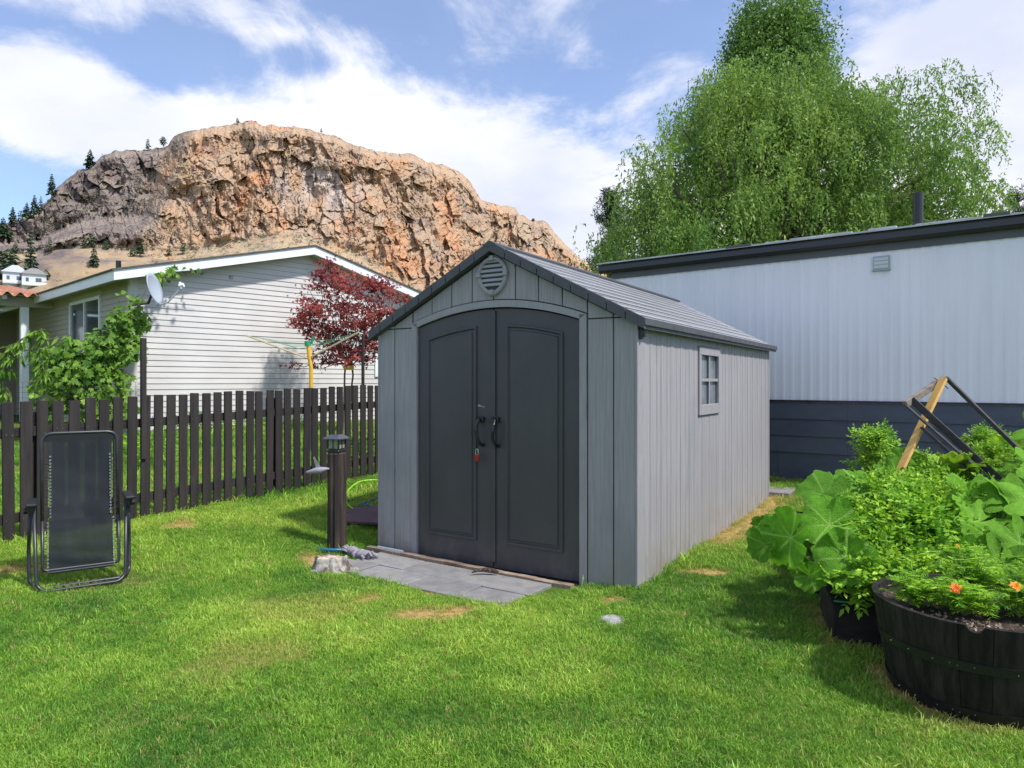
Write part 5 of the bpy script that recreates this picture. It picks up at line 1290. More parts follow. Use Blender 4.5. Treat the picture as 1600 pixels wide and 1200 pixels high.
# ------------------------------------------------------------------ trees behind the mobile home
def willow():
    rs = np.random.RandomState(5); d = 18.5; b = P(1220, 640, d); b = Vector((b.x, b.y, 0))
    t = thing('weeping_tree', 'large weeping tree with bright green hanging curly foliage behind the mobile home', 'tree', b)
    blobs = [(1165, 235, 95, 95, 1.0), (1265, 245, 95, 85, 1.0), (1090, 265, 75, 75, .9), (1040, 330, 85, 70, .9), (1330, 225, 95, 105, 1.0), (1425, 285, 85, 85, .9), (1220, 330, 130, 75, 1.0), (1350, 335, 115, 75, 1.0), (1130, 350, 100, 70, 1.0), (1000, 375, 60, 60, .8),
             (1440, 185, 60, 55, .62), (1385, 130, 45, 55, .5), (1480, 235, 48, 70, .5), (1015, 255, 38, 48, .26), (1140, 155, 55, 40, .55), (1420, 360, 80, 50, .8), (1060, 390, 90, 45, .9), (985, 300, 36, 34, .3), (1300, 150, 45, 40, .4), (1065, 195, 45, 40, .4), (1490, 320, 26, 40, .2), (1415, 118, 38, 22, .24), (1500, 200, 26, 30, .22), (1460, 300, 50, 60, .6), (1098, 190, 45, 45, .7), (1125, 150, 35, 40, .6), (1310, 165, 40, 40, .6), (1160, 130, 48, 42, .6), (1268, 140, 46, 42, .6), (1212, 120, 40, 30, .35), (1210, 180, 80, 50, .7), (1200, 410, 150, 40, .8), (1380, 400, 100, 35, .7), (972, 395, 30, 40, .5)]
    parts = []; mb = MB(); trunk_top = np.array((0.3, 0, 4.5)); bb = np.array(b)
    limb(mb, (0, 0, -.2), trunk_top, .42, .30, rs, 5, 0, .04)
    for (px, py, rx, ry, dn) in blobs:
        dd = d + rs.uniform(-.8, .8); c = np.array(P(px, py, dd)); r = np.array((rx / FPX * dd, min(2.6, (rx + 40) / FPX * dd), ry / FPX * dd))
        limb(mb, trunk_top * .98, c - bb - (0, 0, r[2] * .1), .10, .02, rs, 7, -.1, .22)
        ns = int(40.0 * dn ** 1.1 * (r[0] * r[2] * 4) ) + 10
        dirs = rdir(rs, ns); dirs[:, 2] = np.abs(dirs[:, 2]) * 1.0 - .25; dirs = unit(dirs)
        ncl = max(3, ns // 16); cd = rdir(rs, ncl); cd[:, 2] = np.abs(cd[:, 2]) - .3; cd = unit(cd); cc = c + cd * r * rs.uniform(.5, 1.04, ncl)[:, None]; ki = rs.randint(0, ncl, ns); dirs = unit(cd[ki] + rs.normal(0, .12, (ns, 3)))
        st = cc[ki] + rs.normal(0, 1, (ns, 3)) * np.array((.20, .20, .13))
        ln = rs.uniform(.5, 1.7, ns) * (.9 if dn > .5 else .75); K = 26
        out = dirs * np.array((1, 1, .0)); out = unit(out + rs.normal(0, .3, (ns, 3)) * np.array((1, 1, 0)))
        u = np.linspace(0, 1, K)[None, :, None]
        wig = np.stack([np.sin(rs.uniform(0, 6, ns)[:, None] + u[..., 0] * rs.uniform(6, 13, ns)[:, None]) * .06, np.cos(rs.uniform(0, 6, ns)[:, None] + u[..., 0] * rs.uniform(6, 12, ns)[:, None]) * .06, 0 * u[..., 0].repeat(ns, 0)], -1)
        path = st[:, None] + out[:, None] * (0.42 * (1 - np.exp(-2.5 * u))) + np.array((0, 0, 1.0)) * (.10 * np.sin(np.minimum(u * 6, 3.14)) - u ** 1.25 * ln[:, None, None]) + wig
        B = path.reshape(-1, 3) + rs.normal(0, .018, (ns * K, 3)); n = len(B)
        D = unit(rs.normal(0, .75, (n, 3)) + np.array((0, 0, -.75))); S = unit(np.cross(D, rdir(rs, n))); L = rs.uniform(.065, .125, n)
        parts.append(quads(B, D, S, L, L * rs.uniform(.30, .45, n), .15))
        if dn > .5:      # inner mass of leaves
            m = int(1000 * r[0] * r[2]); p, dr = blob_pts(rs, c - (0, -.3, .15), r * .85, m, .3); D = unit(rs.normal(0, .8, (m, 3)) + (0, 0, -.6)); S = unit(np.cross(D, rdir(rs, m))); L = rs.uniform(.10, .16, m); parts.append(quads(p, D, S, L, L * .42, .1))
        # twigs
        for i in range(0, ns, 6 if dn < .5 else 45):
            mb.tube([tuple(q - bb) for q in path[i, ::6]], .007, 3, cap=False)
    # one long stray tip at the right
    V, F = merge(parts); print('willow quads', len(F)); arr_mesh('crown', V - bb, F, MT['leaf_willow'], t)
    mb.build('trunk', MT['bark'], t)
willow()

def birch():
    rs = np.random.RandomState(15); d = 23.0; b = P(1215, 640, d); b = Vector((b.x, b.y, 0)); bb = np.array(b)
    t = thing('upright_tree', 'dense darker green upright tree whose top rises behind the weeping tree', 'tree', b)
    mb = MB(); limb(mb, (0, 0, -.2), (0, 0, 12.5), .3, .05, rs, 7, 0, .04); pts = []
    for (px, py, rx, ry, n) in [(1210, 75, 72, 60, 10500), (1205, 140, 88, 75, 13000), (1150, 185, 50, 55, 4200), (1275, 190, 50, 55, 4200), (1240, 60, 55, 40, 4500), (1170, 70, 35, 30, 1800), (1262, 120, 30, 45, 2600), (1165, 120, 32, 60, 3000), (1215, 30, 58, 40, 5500), (1275, 160, 30, 40, 1800), (1200, 230, 90, 70, 6000)]:
        c = np.array(P(px, py, d)); r = np.array((rx / FPX * d, rx / FPX * d, ry / FPX * d)); m = n // 80
        q, _ = blob_pts(rs, c, r * 1.04, m, .3); k = rs.randint(0, m, n); pts.append(q[k] + rs.normal(0, 1, (n, 3)) * np.array((.21, .21, .27)))
        for e in q[:m:25]: limb(mb, (0, 0, max(3, e[2] - bb[2] - 2)), e - bb, .05, .012, rs, 4, 0, .1)
    B = np.concatenate(pts); n = len(B); D = unit(rs.normal(0, 1, (n, 3)) + (0, 0, -.3)); S = unit(np.cross(D, rdir(rs, n))); L = rs.uniform(.08, .13, n)
    V, F = quads(B, D, S, L, L * .6, .1); arr_mesh('crown', V - bb, F, MT['leaf_birch'], t); mb.build('trunk', MT['bark'], t)
birch()

def pine(px, py_top, d, rpx, lab, seed, hpx):
    rs = np.random.RandomState(seed); b = P(px, 640, d); b = Vector((b.x, b.y, 0)); bb = np.array(b); top = P(px, py_top, d).z
    t = thing('pine_tree', lab, 'tree', b); mb = MB(); mb.tube([(0, 0, -.2), (0.05, 0, top * .5), (0, 0, top * .98)], [.2, .13, .03], 8); parts = []
    W = rpx / FPX * d; z0 = top - hpx / FPX * d
    for k in range(70):
        z = rs.uniform(z0, top * .99); f = (top - z) / (top - z0); a = rs.uniform(0, 6.283); ln = W * (.3 + .7 * f ** .7) * rs.uniform(.6, 1.1)
        e = np.array((math.cos(a) * ln, math.sin(a) * ln, z + ln * rs.uniform(-.1, .35))); mb.tube([(0, 0, z), tuple(e * (.5, .5, 1) - (0, 0, .02)), tuple(e)], [.03, .02, .008], 4, cap=False)
        for q in range(6):
            c = np.array((0, 0, z)) + (e - (0, 0, z)) * rs.uniform(.35, 1.02) + rs.normal(0, .12, 3); n = 34
            D = unit(rdir(rs, n) + (0, 0, .35)); S = unit(np.cross(D, rdir(rs, n))); L = rs.uniform(.10, .17, n); parts.append(quads(np.repeat(c[None], n, 0) + rs.normal(0, .05, (n, 3)), D, S, L, L * .16, 0))
    V, F = merge(parts); arr_mesh('crown', V, F, MT['leaf_pine'], t); mb.build('trunk', MT['bark'], t)
pine(952, 285, 22, 36, 'sparse pine tree at the left side of the weeping tree', 71, 250)
pine(1590, 298, 30, 48, 'dark pine top at the right edge above the roof', 72, 200)
# ------------------------------------------------------------------ folding lounge chair
def chair():
    b = Vector((-3.125, 5.04, 0)); b.z = G(b.x, b.y)
    t = thing('lounge_chair', 'black folding reclining lawn chair with mesh sling standing on the grass', 'chair', b, math.atan2(.57, .82))
    def rounded(pts, r=.07, n=6):
        out = [Vector(pts[0])]
        for i in range(1, len(pts) - 1):
            p, a, c = Vector(pts[i]), Vector(pts[i - 1]), Vector(pts[i + 1]); u = (a - p); v = (c - p); k = min(r, u.length * .45, v.length * .45); p0 = p + u.normalized() * k; p1 = p + v.normalized() * k
            for j in range(n + 1): s = j / n; out.append(p0 * (1 - s) ** 2 + p * 2 * s * (1 - s) + p1 * s * s)
        out.append(Vector(pts[-1])); return out
    tr = .0125
    MB().tube(rounded([(-.235, .02, .30), (-.238, .13, 1.09), (.238, .13, 1.09), (.235, .02, .30)], .075), tr, 10).build('back_frame', MT['blackmetal'], t, smooth=True)
    MB().tube(rounded([(-.235, .0, .48), (-.235, -.04, .135), (.235, -.04, .135), (.235, .0, .48)], .03), tr * .9, 10).build('seat_frame', MT['blackmetal'], t, smooth=True)
    MB().tube(rounded([(-.285, .0, .60), (-.27, -.10, .05), (-.225, -.13, .012), (.225, -.13, .012), (.27, -.10, .05), (.285, .0, .60)], .09), tr, 10).build('leg_frame', MT['blackmetal'], t, smooth=True)
    MB().tube(rounded([(-.305, .03, .60), (-.315, .10, .25), (-.31, .04, .045), (-.27, -.04, .015), (.27, -.04, .015), (.31, .04, .045), (.315, .10, .25), (.305, .03, .60)], .07), tr, 10).build('leg_frame', MT['blackmetal'], t, smooth=True)
    for s in (-1, 1):
        mb = MB(); mb.box(s * .30 - .034, s * .30 + .034, -.13, .20, .60, .624, c=.008).build('armrest', MT['black'], t)
        MB().box(s * .295 - .02, s * .295 + .02, -.02, .05, .53, .60, c=.006).tube([(s * .32, .015, .56), (s * .345, .015, .56)], .022, 10).build('lock_knob', MT['black'], t)
    # sling: two panels of mesh cloth with slight sag
    def cloth(z0, z1, y0, y1, hw, name, sag):
        nx, nz = 14, 22; vs = []; fs = []
        for j in range(nz + 1):
            for i in range(nx + 1):
                u = i / nx * 2 - 1; v = j / nz
                y = y0 + (y1 - y0) * v + sag * (1 - u * u) * math.sin(math.pi * min(1, v * 1.02)) + .004 * math.sin(v * 23 + u * 2) * (1 - v) + .003 * math.sin(u * 7 + v * 5)
                vs.append((u * hw(v), y, z0 + (z1 - z0) * v - .012 * (u * u) * (1 if name == 'x' else 0)))
        for j in range(nz):
            for i in range(nx): a = j * (nx + 1) + i; fs.append((a, a + 1, a + nx + 2, a + nx + 1))
        MB().add(vs, fs).build('sling', MT['mesh'], t, smooth=True)
    cloth(.44, 1.045, .025, .122, lambda v: .188 + .015 * v, 'back', .03)
    cloth(.12, .475, -.045, .02, lambda v: .20 - .006 * v, 'seat', -.012)
    MB().tube([(-.20, -.046, .12), (.20, -.046, .12)], .011, 8).build('hem', MT['blackmetal'], t)
    MB().beam((-.235, .128, 1.055), (.235, .128, 1.055), .01, .05, up=(0, 0, 1)).build('head_band', MT['black'], t)
    gm = MB(); lm = MB()
    for s in (-1, 1):
        for k in range(34):
            if k < 20: z = .50 + k * .0235; y = .02 + (z - .44) / .605 * .10; xin = .187
            else: z = .135 + (k - 20) * .025; y = -.045 + (z - .12) * .18; xin = .203
            if z > .93: continue
            x = s * xin
            a = [(x + math.cos(q) * .0055, y - .006, z + math.sin(q) * .0055) for q in np.linspace(0, 2 * math.pi, 7)]
            gm.tube(a, .0028, 4, cap=False); z2 = z + (.008 if k % 2 else -.008)
            lm.tube([(x, y, z), ((x + s * .236) / 2, y + .004, (z + z2) / 2), (s * .236, y + .008, z2)], .0022, 4, cap=False)
    tag(gm.build('eyelets', MT['steel'], t), kind='stuff'); tag(lm.build('lacing', MT['black'], t), kind='stuff')
chair()

# ------------------------------------------------------------------ post with lantern, ornament, hoses, stump
MT['lid'] = material('lantern_lid', (0.05, 0.052, 0.065), (0.08, 0.082, 0.095), .35, (20, 20, 20))
def lantern_post():
    x, y = -1.585, 6.27; z = G(x, y); t = thing('wooden_post', 'short round brown wooden post standing left of the shed', 'post', (x, y, z), R(12))
    rs = random.Random(2); prof_ = []
    mb = MB(); n = 26; vs = []; fs = []; zs = [-.1, 0, .03, .12, .3, .5, .7, .82, .86, .872]
    for i, zz in enumerate(zs):
        for k in range(n):
            a = 2 * math.pi * k / n; r = .083 * (1.06 if zz < .1 else 1) + .004 * math.sin(a * 3 + 1) + .003 * math.sin(a * 7 + zz * 4) - (.010 if zz > .865 else 0)
            if abs((a % 6.283) - 4.3) < .12: r -= .012
            vs.append((math.cos(a) * r, math.sin(a) * r, zz))
    for i in range(len(zs) - 1):
        for k in range(n): j = (k + 1) % n; fs.append((i * n + k, i * n + j, (i + 1) * n + j, (i + 1) * n + k))
    fs.append(tuple((len(zs) - 1) * n + k for k in range(n))); mb.add(vs, fs); mb.build('post_shaft', MT['post'], t)
    l = thing('solar_lantern', 'black square solar lantern cap on top of the wooden post', 'lantern', (x, y, z + .874), R(-18)); m = MT['blackmetal']
    MB().box(-.062, .062, -.062, .062, 0, .022, c=.004).box(-.05, .05, -.05, .05, .022, .034).build('base', m, l)
    mb = MB()
    for sx in (-1, 1):
        for sy in (-1, 1): mb.box(sx * .056 - .006, sx * .056 + .006, sy * .056 - .006, sy * .056 + .006, .034, .115)
    mb.box(-.003, .003, -.061, -.055, .034, .115).box(.055, .061, -.003, .003, .034, .115).build('frame', m, l)
    for a, b_, c_, d in ((-.049, .049, -.053, -.051), (-.049, .049, .051, .053), (-.053, -.051, -.049, .049), (.051, .053, -.049, .049)): MB().box(a, b_, c_, d, .035, .114).build('glass_pane', MT['lampglass'], l)
    mb = MB(); s0, s1, s2 = .088, .085, .04
    vs = [(sx * s, sy * s, zz) for s, zz in ((.066, .114), (s0, .118), (s0, .126), (.080, .131), (.050, .152), (.040, .160)) for sx, sy in ((-1, -1), (1, -1), (1, 1), (-1, 1))]
    mb.add(vs, [(i * 4 + k, i * 4 + (k + 1) % 4, (i + 1) * 4 + (k + 1) % 4, (i + 1) * 4 + k) for i in range(5) for k in range(4)] + [(3, 2, 1, 0), (20, 21, 22, 23)]); mb.build('lid', MT['lid'], l)
    MB().box(-.034, .034, -.034, .034, .160, .163).build('solar_cell', material('solar_cell', (.01, .012, .03), rough=.15), l)
    # ornament on a nail: small bird figure
    c = P(497, 735, 6.2); o = thing('bird_ornament', 'small lavender grey metal bird ornament fixed to the left side of the post', 'ornament', c)
    vs = []; fs = []; nb = 12; body = [(-.115, .0, .003), (-.095, .004, .012), (-.06, .010, .020), (-.02, .018, .028), (.02, .022, .030), (.05, .028, .022), (.075, .034, .014), (.105, .036, .004)]
    mb = MB(); mb.tube([(p[0], 0, p[1] - .02) for p in body], [p[2] for p in body], 10); mb.build('body', MT['birdgrey'], o, smooth=True)
    mb = MB(); mb.add([(-.01, -.005, 0), (.035, -.005, .01), (.0, -.012, .07), (-.03, -.018, .125), (-.038, -.018, .118), (-.025, -.006, .05), (-.01, .003, 0), (.035, .003, .01), (.0, -.006, .07), (-.03, -.013, .125), (-.038, -.013, .118), (-.025, .0, .05)],
           [(0, 1, 2, 5), (5, 2, 3, 4), (6, 11, 8, 7), (11, 10, 9, 8), (0, 6, 7, 1), (1, 7, 8, 2), (2, 8, 9, 3), (4, 10, 11, 5), (5, 11, 6, 0)]); mb.build('wing', MT['birdgrey'], o)
    MB().tube([(.05, .0, .0), (.10, .05, .0), (.125, .05, -.02)], .004, 5).build('hook', MT['blackmetal'], o)
    # teal hose loop round the post foot
    pts = [(x + math.cos(a) * (.15 + .02 * math.sin(a * 2)), y + math.sin(a) * .15, z + .022 + .004 * math.sin(3 * a)) for a in np.linspace(2.2, 5.7, 16)]
    tag(MB().tube(pts, .014, 8).build('garden_hose', MT['hoseblue'], smooth=True), 'teal hose end curled round the foot of the wooden post', 'hose')
lantern_post()

def stump():
    rs = random.Random(4); p = P(515, 893, 5.6); p.z = G(p.x, p.y); t = thing('tree_stump', 'low bleached tree stump with cracked top in the lawn', 'stump', p)
    n = 32; vs = []; fs = []; prof_ = [(1.28, -.03), (1.18, .02), (1.0, .06), (.90, .10), (.88, .125), (.84, .135)]
    for r, z in prof_:
        for k in range(n):
            a = 2 * math.pi * k / n; q = r * (.126 + .014 * math.sin(a * 3 + .6) + .010 * math.sin(a * 5) + (.035 if r > 1 and (k % 9) < 3 else 0)) * (1 + .012 * math.sin(k * 2.7)); vs.append((math.cos(a) * q * 1.08, math.sin(a) * q * .9, z + .006 * math.sin(a * 4 + r)))
    for i in range(len(prof_) - 1):
        for k in range(n): j = (k + 1) % n; fs.append((i * n + k, i * n + j, (i + 1) * n + j, (i + 1) * n + k))
    MB().add(vs, fs).build('bark', MT['stump'], t)
    vs = [(0, 0, .128)]; fs = []
    for i in range(1, 6):
        for k in range(n):
            a = 2 * math.pi * k / n; q = .84 * i / 5 * (.126 + .014 * math.sin(a * 3 + .6) + .010 * math.sin(a * 5)); vs.append((math.cos(a) * q * 1.08, math.sin(a) * q * .9, .128 + .012 * math.sin(i * 2.1 + a * 2) * math.sin(a * 3 + i)))
    for k in range(n): fs.append((0, 1 + k, 1 + (k + 1) % n))
    for i in range(4):
        for k in range(n): j = (k + 1) % n; fs.append((1 + i * n + k, 1 + i * n + j, 1 + (i + 1) * n + j, 1 + (i + 1) * n + k))
    MB().add(vs, fs).build('cut_top', MT['stumptop'], t)
stump()

def glove(px, py, d, rz, lab, seed):
    """knitted work glove lying palm down, fingers loosely spread"""
    p = P(px, py, d); p.z = G(p.x, p.y) + .034; t = thing('work_glove', lab, 'glove', p, rz, 'gloves lying by the shed corner'); rs = random.Random(seed)
    mb = MB(); mb.tube([(-.10, 0, .004), (-.06, 0, .010), (-.02, 0, .016), (.02, 0, .014), (.04, 0, .008)], [.036, .034, .042, .040, .026], 10)
    for k, (a, L) in enumerate(((-.30, .066), (-.1, .08), (.1, .078), (.32, .062))):
        x0 = .03; y0 = -.032 + k * .021; z1 = rs.uniform(.0, .035); mb.tube([(x0 - .015, y0, .012), (x0 + L * .5 * math.cos(a), y0 + L * .5 * math.sin(a), .018 + z1), (x0 + L * math.cos(a), y0 + L * math.sin(a), .006 + z1 * .5)], [.012, .0125, .009], 8)
    mb.tube([(-.03, -.03, .012), (-.0, -.065, .02), (.03, -.08, .01)], [.014, .013, .010], 8)
    mb.build('glove_body', MT['glove'], t, smooth=True)
    MB().tube([(-.135, 0, .004), (-.10, 0, .005)], [.040, .037], 10).build('cuff', MT['glove'], t, smooth=True)
glove(549, 853, 6.12, R(150), 'left grey knitted glove with raised fingers beside the post', 1)
glove(573, 861, 6.0, R(-25), 'right grey knitted glove lying flat nearer the shed corner', 2)

def ramp_board():
    o = Vector((-1.35, 7.0, G(-1.35, 7.0))); t = thing('utility_ramp', 'maroon board on short dark legs beside the left wall of the shed', 'board', o)
    T = [Vector(p) - o for p in ((-1.69, 6.92, .115), (-1.00, 6.82, .105), (-1.00, 7.36, .235), (-1.78, 7.38, .15))]; dn = Vector((0, 0, -.02))
    MB().add([p + dn for p in T] + T, [(3, 2, 1, 0), (4, 5, 6, 7), (0, 1, 5, 4), (1, 2, 6, 5), (2, 3, 7, 6), (3, 0, 4, 7)]).build('board_top', MT['maroon'], t)
    for p in T:
        q = p * .9; MB().box(q.x - .025, q.x + .025, q.y - .025, q.y + .025, -.05, p.z - .021).build('leg', MT['darkwood'], t)
ramp_board()

def hose(name, pts, d0, mat, lab, r=.011):
    q = []
    for i, (px, py) in enumerate(pts):
        d = CAMZ * FPX / (py - HOR)
        for _ in range(5): d = (CAMZ - G((px - 800) / FPX * d, d) - .02) * FPX / (py - HOR)
        q.append(np.array(((px - 800) / FPX * d, d, G((px - 800) / FPX * d, d) + .03)))
    out = []
    for i in range(len(q) - 1):
        p0, p1, p2, p3 = q[max(i - 1, 0)], q[i], q[i + 1], q[min(i + 2, len(q) - 1)]
        for k in range(8): u = k / 8; out.append(tuple(.5 * ((2 * p1) + (p2 - p0) * u + (2 * p0 - 5 * p1 + 4 * p2 - p3) * u * u + (3 * p1 - p0 - 3 * p2 + p3) * u ** 3)))
    out.append(tuple(q[-1])); tag(MB().tube(out, r, 8).build(name, mat, smooth=True), lab, 'hose', 'hoses on the lawn left of the shed')
hose('garden_hose', [(610, 752), (585, 750), (562, 753), (548, 762), (540, 773), (543, 786), (556, 796), (575, 799), (600, 800)], 8, MT['hosegreen'], 'bright lime hose in a wide loop on the grass')
hose('garden_hose', [(610, 760), (590, 765), (570, 772), (552, 778), (535, 781), (520, 780)], 8, MT['hosedark'], 'thin mid green hose crossing the lime hose loop')
hose('garden_hose', [(606, 768), (590, 775), (575, 782), (560, 787), (558, 792), (568, 796), (582, 797), (578, 789), (566, 786)], 8, MT['hoseblue'], 'coiled blue hose lying inside the lime hose loop')
def stone_():
    p = P(958, 962, 4.45); p.z = G(p.x, p.y); mb = MB(); n = 16; vs = []; fs = []
    for i, (r, z) in enumerate(((1.0, -.02), (1.0, -.002), (.85, .008), (.45, .011))):
        for k in range(n): a = 6.283 * k / n; q = .095 * r * (1 + .08 * math.sin(a * 3 + 1) + .05 * math.sin(a * 5)); vs.append((math.cos(a) * q, math.sin(a) * q * 1.1, z))
    for i in range(3):
        for k in range(n): j = (k + 1) % n; fs.append((i * n + k, i * n + j, (i + 1) * n + j, (i + 1) * n + k))
    fs.append(tuple(3 * n + k for k in range(n))); mb.add(vs, fs)
    tag(mb.build('stone', MT['stone'], loc=tuple(p)), 'flat pale stone sunk in the grass before the shed corner', 'stone'); PAVE.append([(p.x + .075 * math.cos(a), p.y + .085 * math.sin(a)) for a in np.linspace(0, 6, 12)])
stone_()

# ------------------------------------------------------------------ planters
BC = Vector((2.29, 3.40, 0))
def barrel():
    z0 = G(BC.x, BC.y) - .01; t = thing('barrel_planter', 'black half barrel planter with iron hoops at the lower right', 'planter', (BC.x, BC.y, z0))
    n = 22; H = .435 - z0; Rt, Rb = .468, .385
    rad = lambda z: Rb + (Rt - Rb) * (z / H) ** .8
    th0 = math.atan2(-.393, -.283)
    w = 2 * math.pi / n
    def stave(notch):
        hw = w / 2 * .985; xs = np.linspace(-hw, hw, 7 if not notch else 15)
        top = []
        for x in xs[::-1]:
            z = H
            if notch and abs(x * Rt) < .034: z = H - math.sqrt(max(0, .034 ** 2 - (x * Rt) ** 2)) * .85
            top.append((x, z))
        mb = MB(); zs = [H * .66, H * .33]
        m = len(xs); vs = []; fs = []
        cols = []
        for x, zt in top[::-1]:
            for z in (0, H * .3, H * .6, zt):
                vs.append((math.cos(x) * rad(z), math.sin(x) * rad(z), z))
        for x, zt in top[::-1]:
            for z in (0, H * .3, H * .6, zt):
                vs.append((math.cos(x) * (rad(z) - .028), math.sin(x) * (rad(z) - .028), z))
        o = m * 4
        for i in range(m - 1):
            for j in range(3):
                a = i * 4 + j; fs.append((a, a + 4, a + 5, a + 1)); fs.append((o + a, o + a + 1, o + a + 5, o + a + 4))
            a = i * 4 + 3; fs.append((a, a + 4, o + a + 4, o + a))
        for i in (0, m - 1):
            for j in range(3): a = i * 4 + j; fs.append((a, a + 1, o + a + 1, o + a))
        mb.add(vs, fs); return mb
    base = stave(False).build('stave', MT['barrel'], t); data = base.data; base.rotation_euler.z = th0 + w
    for k in range(n):
        if k == 1: continue
        if k == 0: o = stave(True).build('stave', MT['barrel'], t)
        else: o = link('stave', data, t)
        o.rotation_euler.z = th0 + w * k; s = 1 + rnd.uniform(-.004, .004); o.scale = (s, s, 1)
    for zc, hh in ((.245 - z0, .042), (.050, .045)):
        mb = MB(); mb.lathe([(rad(zc - hh / 2) + .001, zc - hh / 2), (rad(zc - hh / 2) + .006, zc - hh / 2), (rad(zc + hh / 2) + .006, zc + hh / 2), (rad(zc + hh / 2) + .001, zc + hh / 2)], 66); o = mb.build('hoop', MT['hoop'], t)
        r = MB()
        for k in range(12):
            a = th0 - .9 + k * .22 * (1 + .2 * math.sin(k)); q = rad(zc) + .006; c = Vector((math.cos(a) * q, math.sin(a) * q, zc + .004 * math.sin(k * 3))); e = Vector((math.cos(a), math.sin(a), 0)) * .004; r.tube([c, c + e], [.0035, .002], 6)
        r.build('rivets', MT['steel'], o)
    # soil
    m = 40; rr = 12; vs = [(0, 0, H - .045)]; fs = []
    for i in range(1, rr + 1):
        for k in range(m): a = 6.283185 * k / m; q = (rad(H) - .026) * i / rr; vs.append((math.cos(a) * q, math.sin(a) * q, H - .05 + .012 * math.sin(i * 1.7 + k) * math.sin(k * .9) + (0.0 if i < rr else 0)))
    for k in range(m): fs.append((0, 1 + k, 1 + (k + 1) % m))
    for i in range(rr - 1):
        for k in range(m): j = (k + 1) % m; fs.append((1 + i * m + k, 1 + (i + 1) * m + k, 1 + (i + 1) * m + j, 1 + i * m + j))
    MB().add(vs, fs).build('soil', MT['soil'], t)
    chip = MB(); rs = random.Random(8)
    for k in range(150):
        a = rs.uniform(3.3, 5.6); q = rs.uniform(.25, .455); s = rs.uniform(.004, .012); M = Matrix.Translation((math.cos(a) * q, math.sin(a) * q, H - .035)) @ Matrix.Rotation(rs.uniform(0, 6), 4, (rs.random(), rs.random(), rs.random()))
        chip.box(-s, s, -s * .6, s * .6, -.002, .002, M)
    tag(chip.build('wood_chips', material('pale_wood_chip', (.38, .30, .21), (.15, .10, .07), .9, (40, 40, 40)), t), kind='stuff')
    return z0 + H - .045
SOILZ = barrel()
def soft_bits(px0, px1): pass

def marigold(x, y, h, r, lab, seed, flowers, n=26):
    rs = np.random.RandomState(seed); b = np.array((BC.x + x, BC.y + y, SOILZ)); t = thing('marigold', lab, 'plant', tuple(b), 0, 'marigolds in the barrel')
    mb = MB(); parts = []
    for k in range(n):
        a = rs.uniform(0, 6.283); ro = r * rs.uniform(.15, .95); z = h * rs.uniform(.35, 1.0); st = [np.zeros(3), np.array((math.cos(a) * ro * .45, math.sin(a) * ro * .45, z * .6)), np.array((math.cos(a) * ro, math.sin(a) * ro, z))]
        mb.tube([tuple(q) for q in st], [.003, .0025, .0016], 4, cap=False)
        for q in range(7):      # feathery leaves along and at the end of each stem
            f = rs.uniform(.45, 1.0); p = st[1] + (st[2] - st[1]) * (f - .45) / .55; aa = rs.uniform(0, 6.283); el = rs.uniform(-.2, .8); ld = unit(np.array((math.cos(aa), math.sin(aa), el))); L = rs.uniform(.05, .085)
            m = 6; u = np.repeat(np.linspace(.25, 1, m), 2); side = np.tile([1, -1], m); sd = unit(np.cross(ld, (0, 0, 1.0)) + rs.normal(0, .15, 3)); B = p + ld * (u * L)[:, None] - np.array((0, 0, 1)) * (u ** 2 * L * .2)[:, None]
            D = unit(ld[None] * .75 + sd[None] * side[:, None] + rs.normal(0, .1, (2 * m, 3))); S = unit(np.cross(D, np.array((0, 0, 1.0)) + rs.normal(0, .3, (2 * m, 3)))); l = L * (.5 - .2 * np.abs(u - .5)) * rs.uniform(.8, 1.2, 2 * m); parts.append(quads(B, D, S, l, np.full(2 * m, .0068), .1))
            parts.append(quads(p[None], ld[None], unit(np.cross(ld, (0.1, .2, 1)))[None], np.array([L * 1.25]), np.array([.006]), .15))
    V, F = merge(parts); arr_mesh('foliage', V, F, MT['leaf_mari'], t); mb.build('stem', MT['stem'], t)
    for (fx, fy, fz, mt, s) in flowers:
        c = np.array((fx, fy, fz)); fo = []; nr = np.array((-.25, -.75, .5)); nr /= np.linalg.norm(nr); s1 = unit(np.cross(nr, (0, 0, 1.0))); s2 = np.cross(s1, nr); P2 = []
        for ring, (rr_, m, lift) in enumerate(((1, 9, .0), (.75, 8, .35), (.5, 7, .8), (.28, 5, 1.3))):
            a = np.arange(m) * 6.283 / m + ring * .4 + rs.normal(0, .15, m); d = s1[None] * np.cos(a)[:, None] + s2[None] * np.sin(a)[:, None]; d = unit(d + nr[None] * lift); l = np.full(m, s * rr_) * rs.uniform(.85, 1.15, m); P2.append(quads(np.repeat(c[None], m, 0), d, unit(np.cross(d, nr[None])), l, l * .95, -.08))
        V, F = merge(P2); arr_mesh('flower', V, F, MT[mt], t); mb2 = MB(); mb2.tube([(fx * .3, fy * .3, .02), (fx, fy, fz - .005)], .003, 5); mb2.build('flower_stem', MT['stem'], t)
marigold(-.29, .02, .17, .13, 'small marigold plant at the left side of the barrel', 1, [], 30)
marigold(-.14, -.10, .16, .15, 'marigold plant with one deep orange flower in the barrel', 2, [(-.10, -.09, .155, 'orange', .026)], 30)
marigold(.02, .10, .27, .18, 'tall marigold plant without blooms at the back of the barrel', 3, [(-.10, -.06, .30, 'orangeyellow', .008)], 40)
marigold(.10, -.13, .19, .13, 'marigold plant with one yellow orange flower in the barrel', 4, [(-.06, -.06, .165, 'orangeyellow', .026)], 26)
marigold(.30, -.10, .26, .22, 'lush marigold plant spilling at the right edge of the barrel', 5, [], 56)

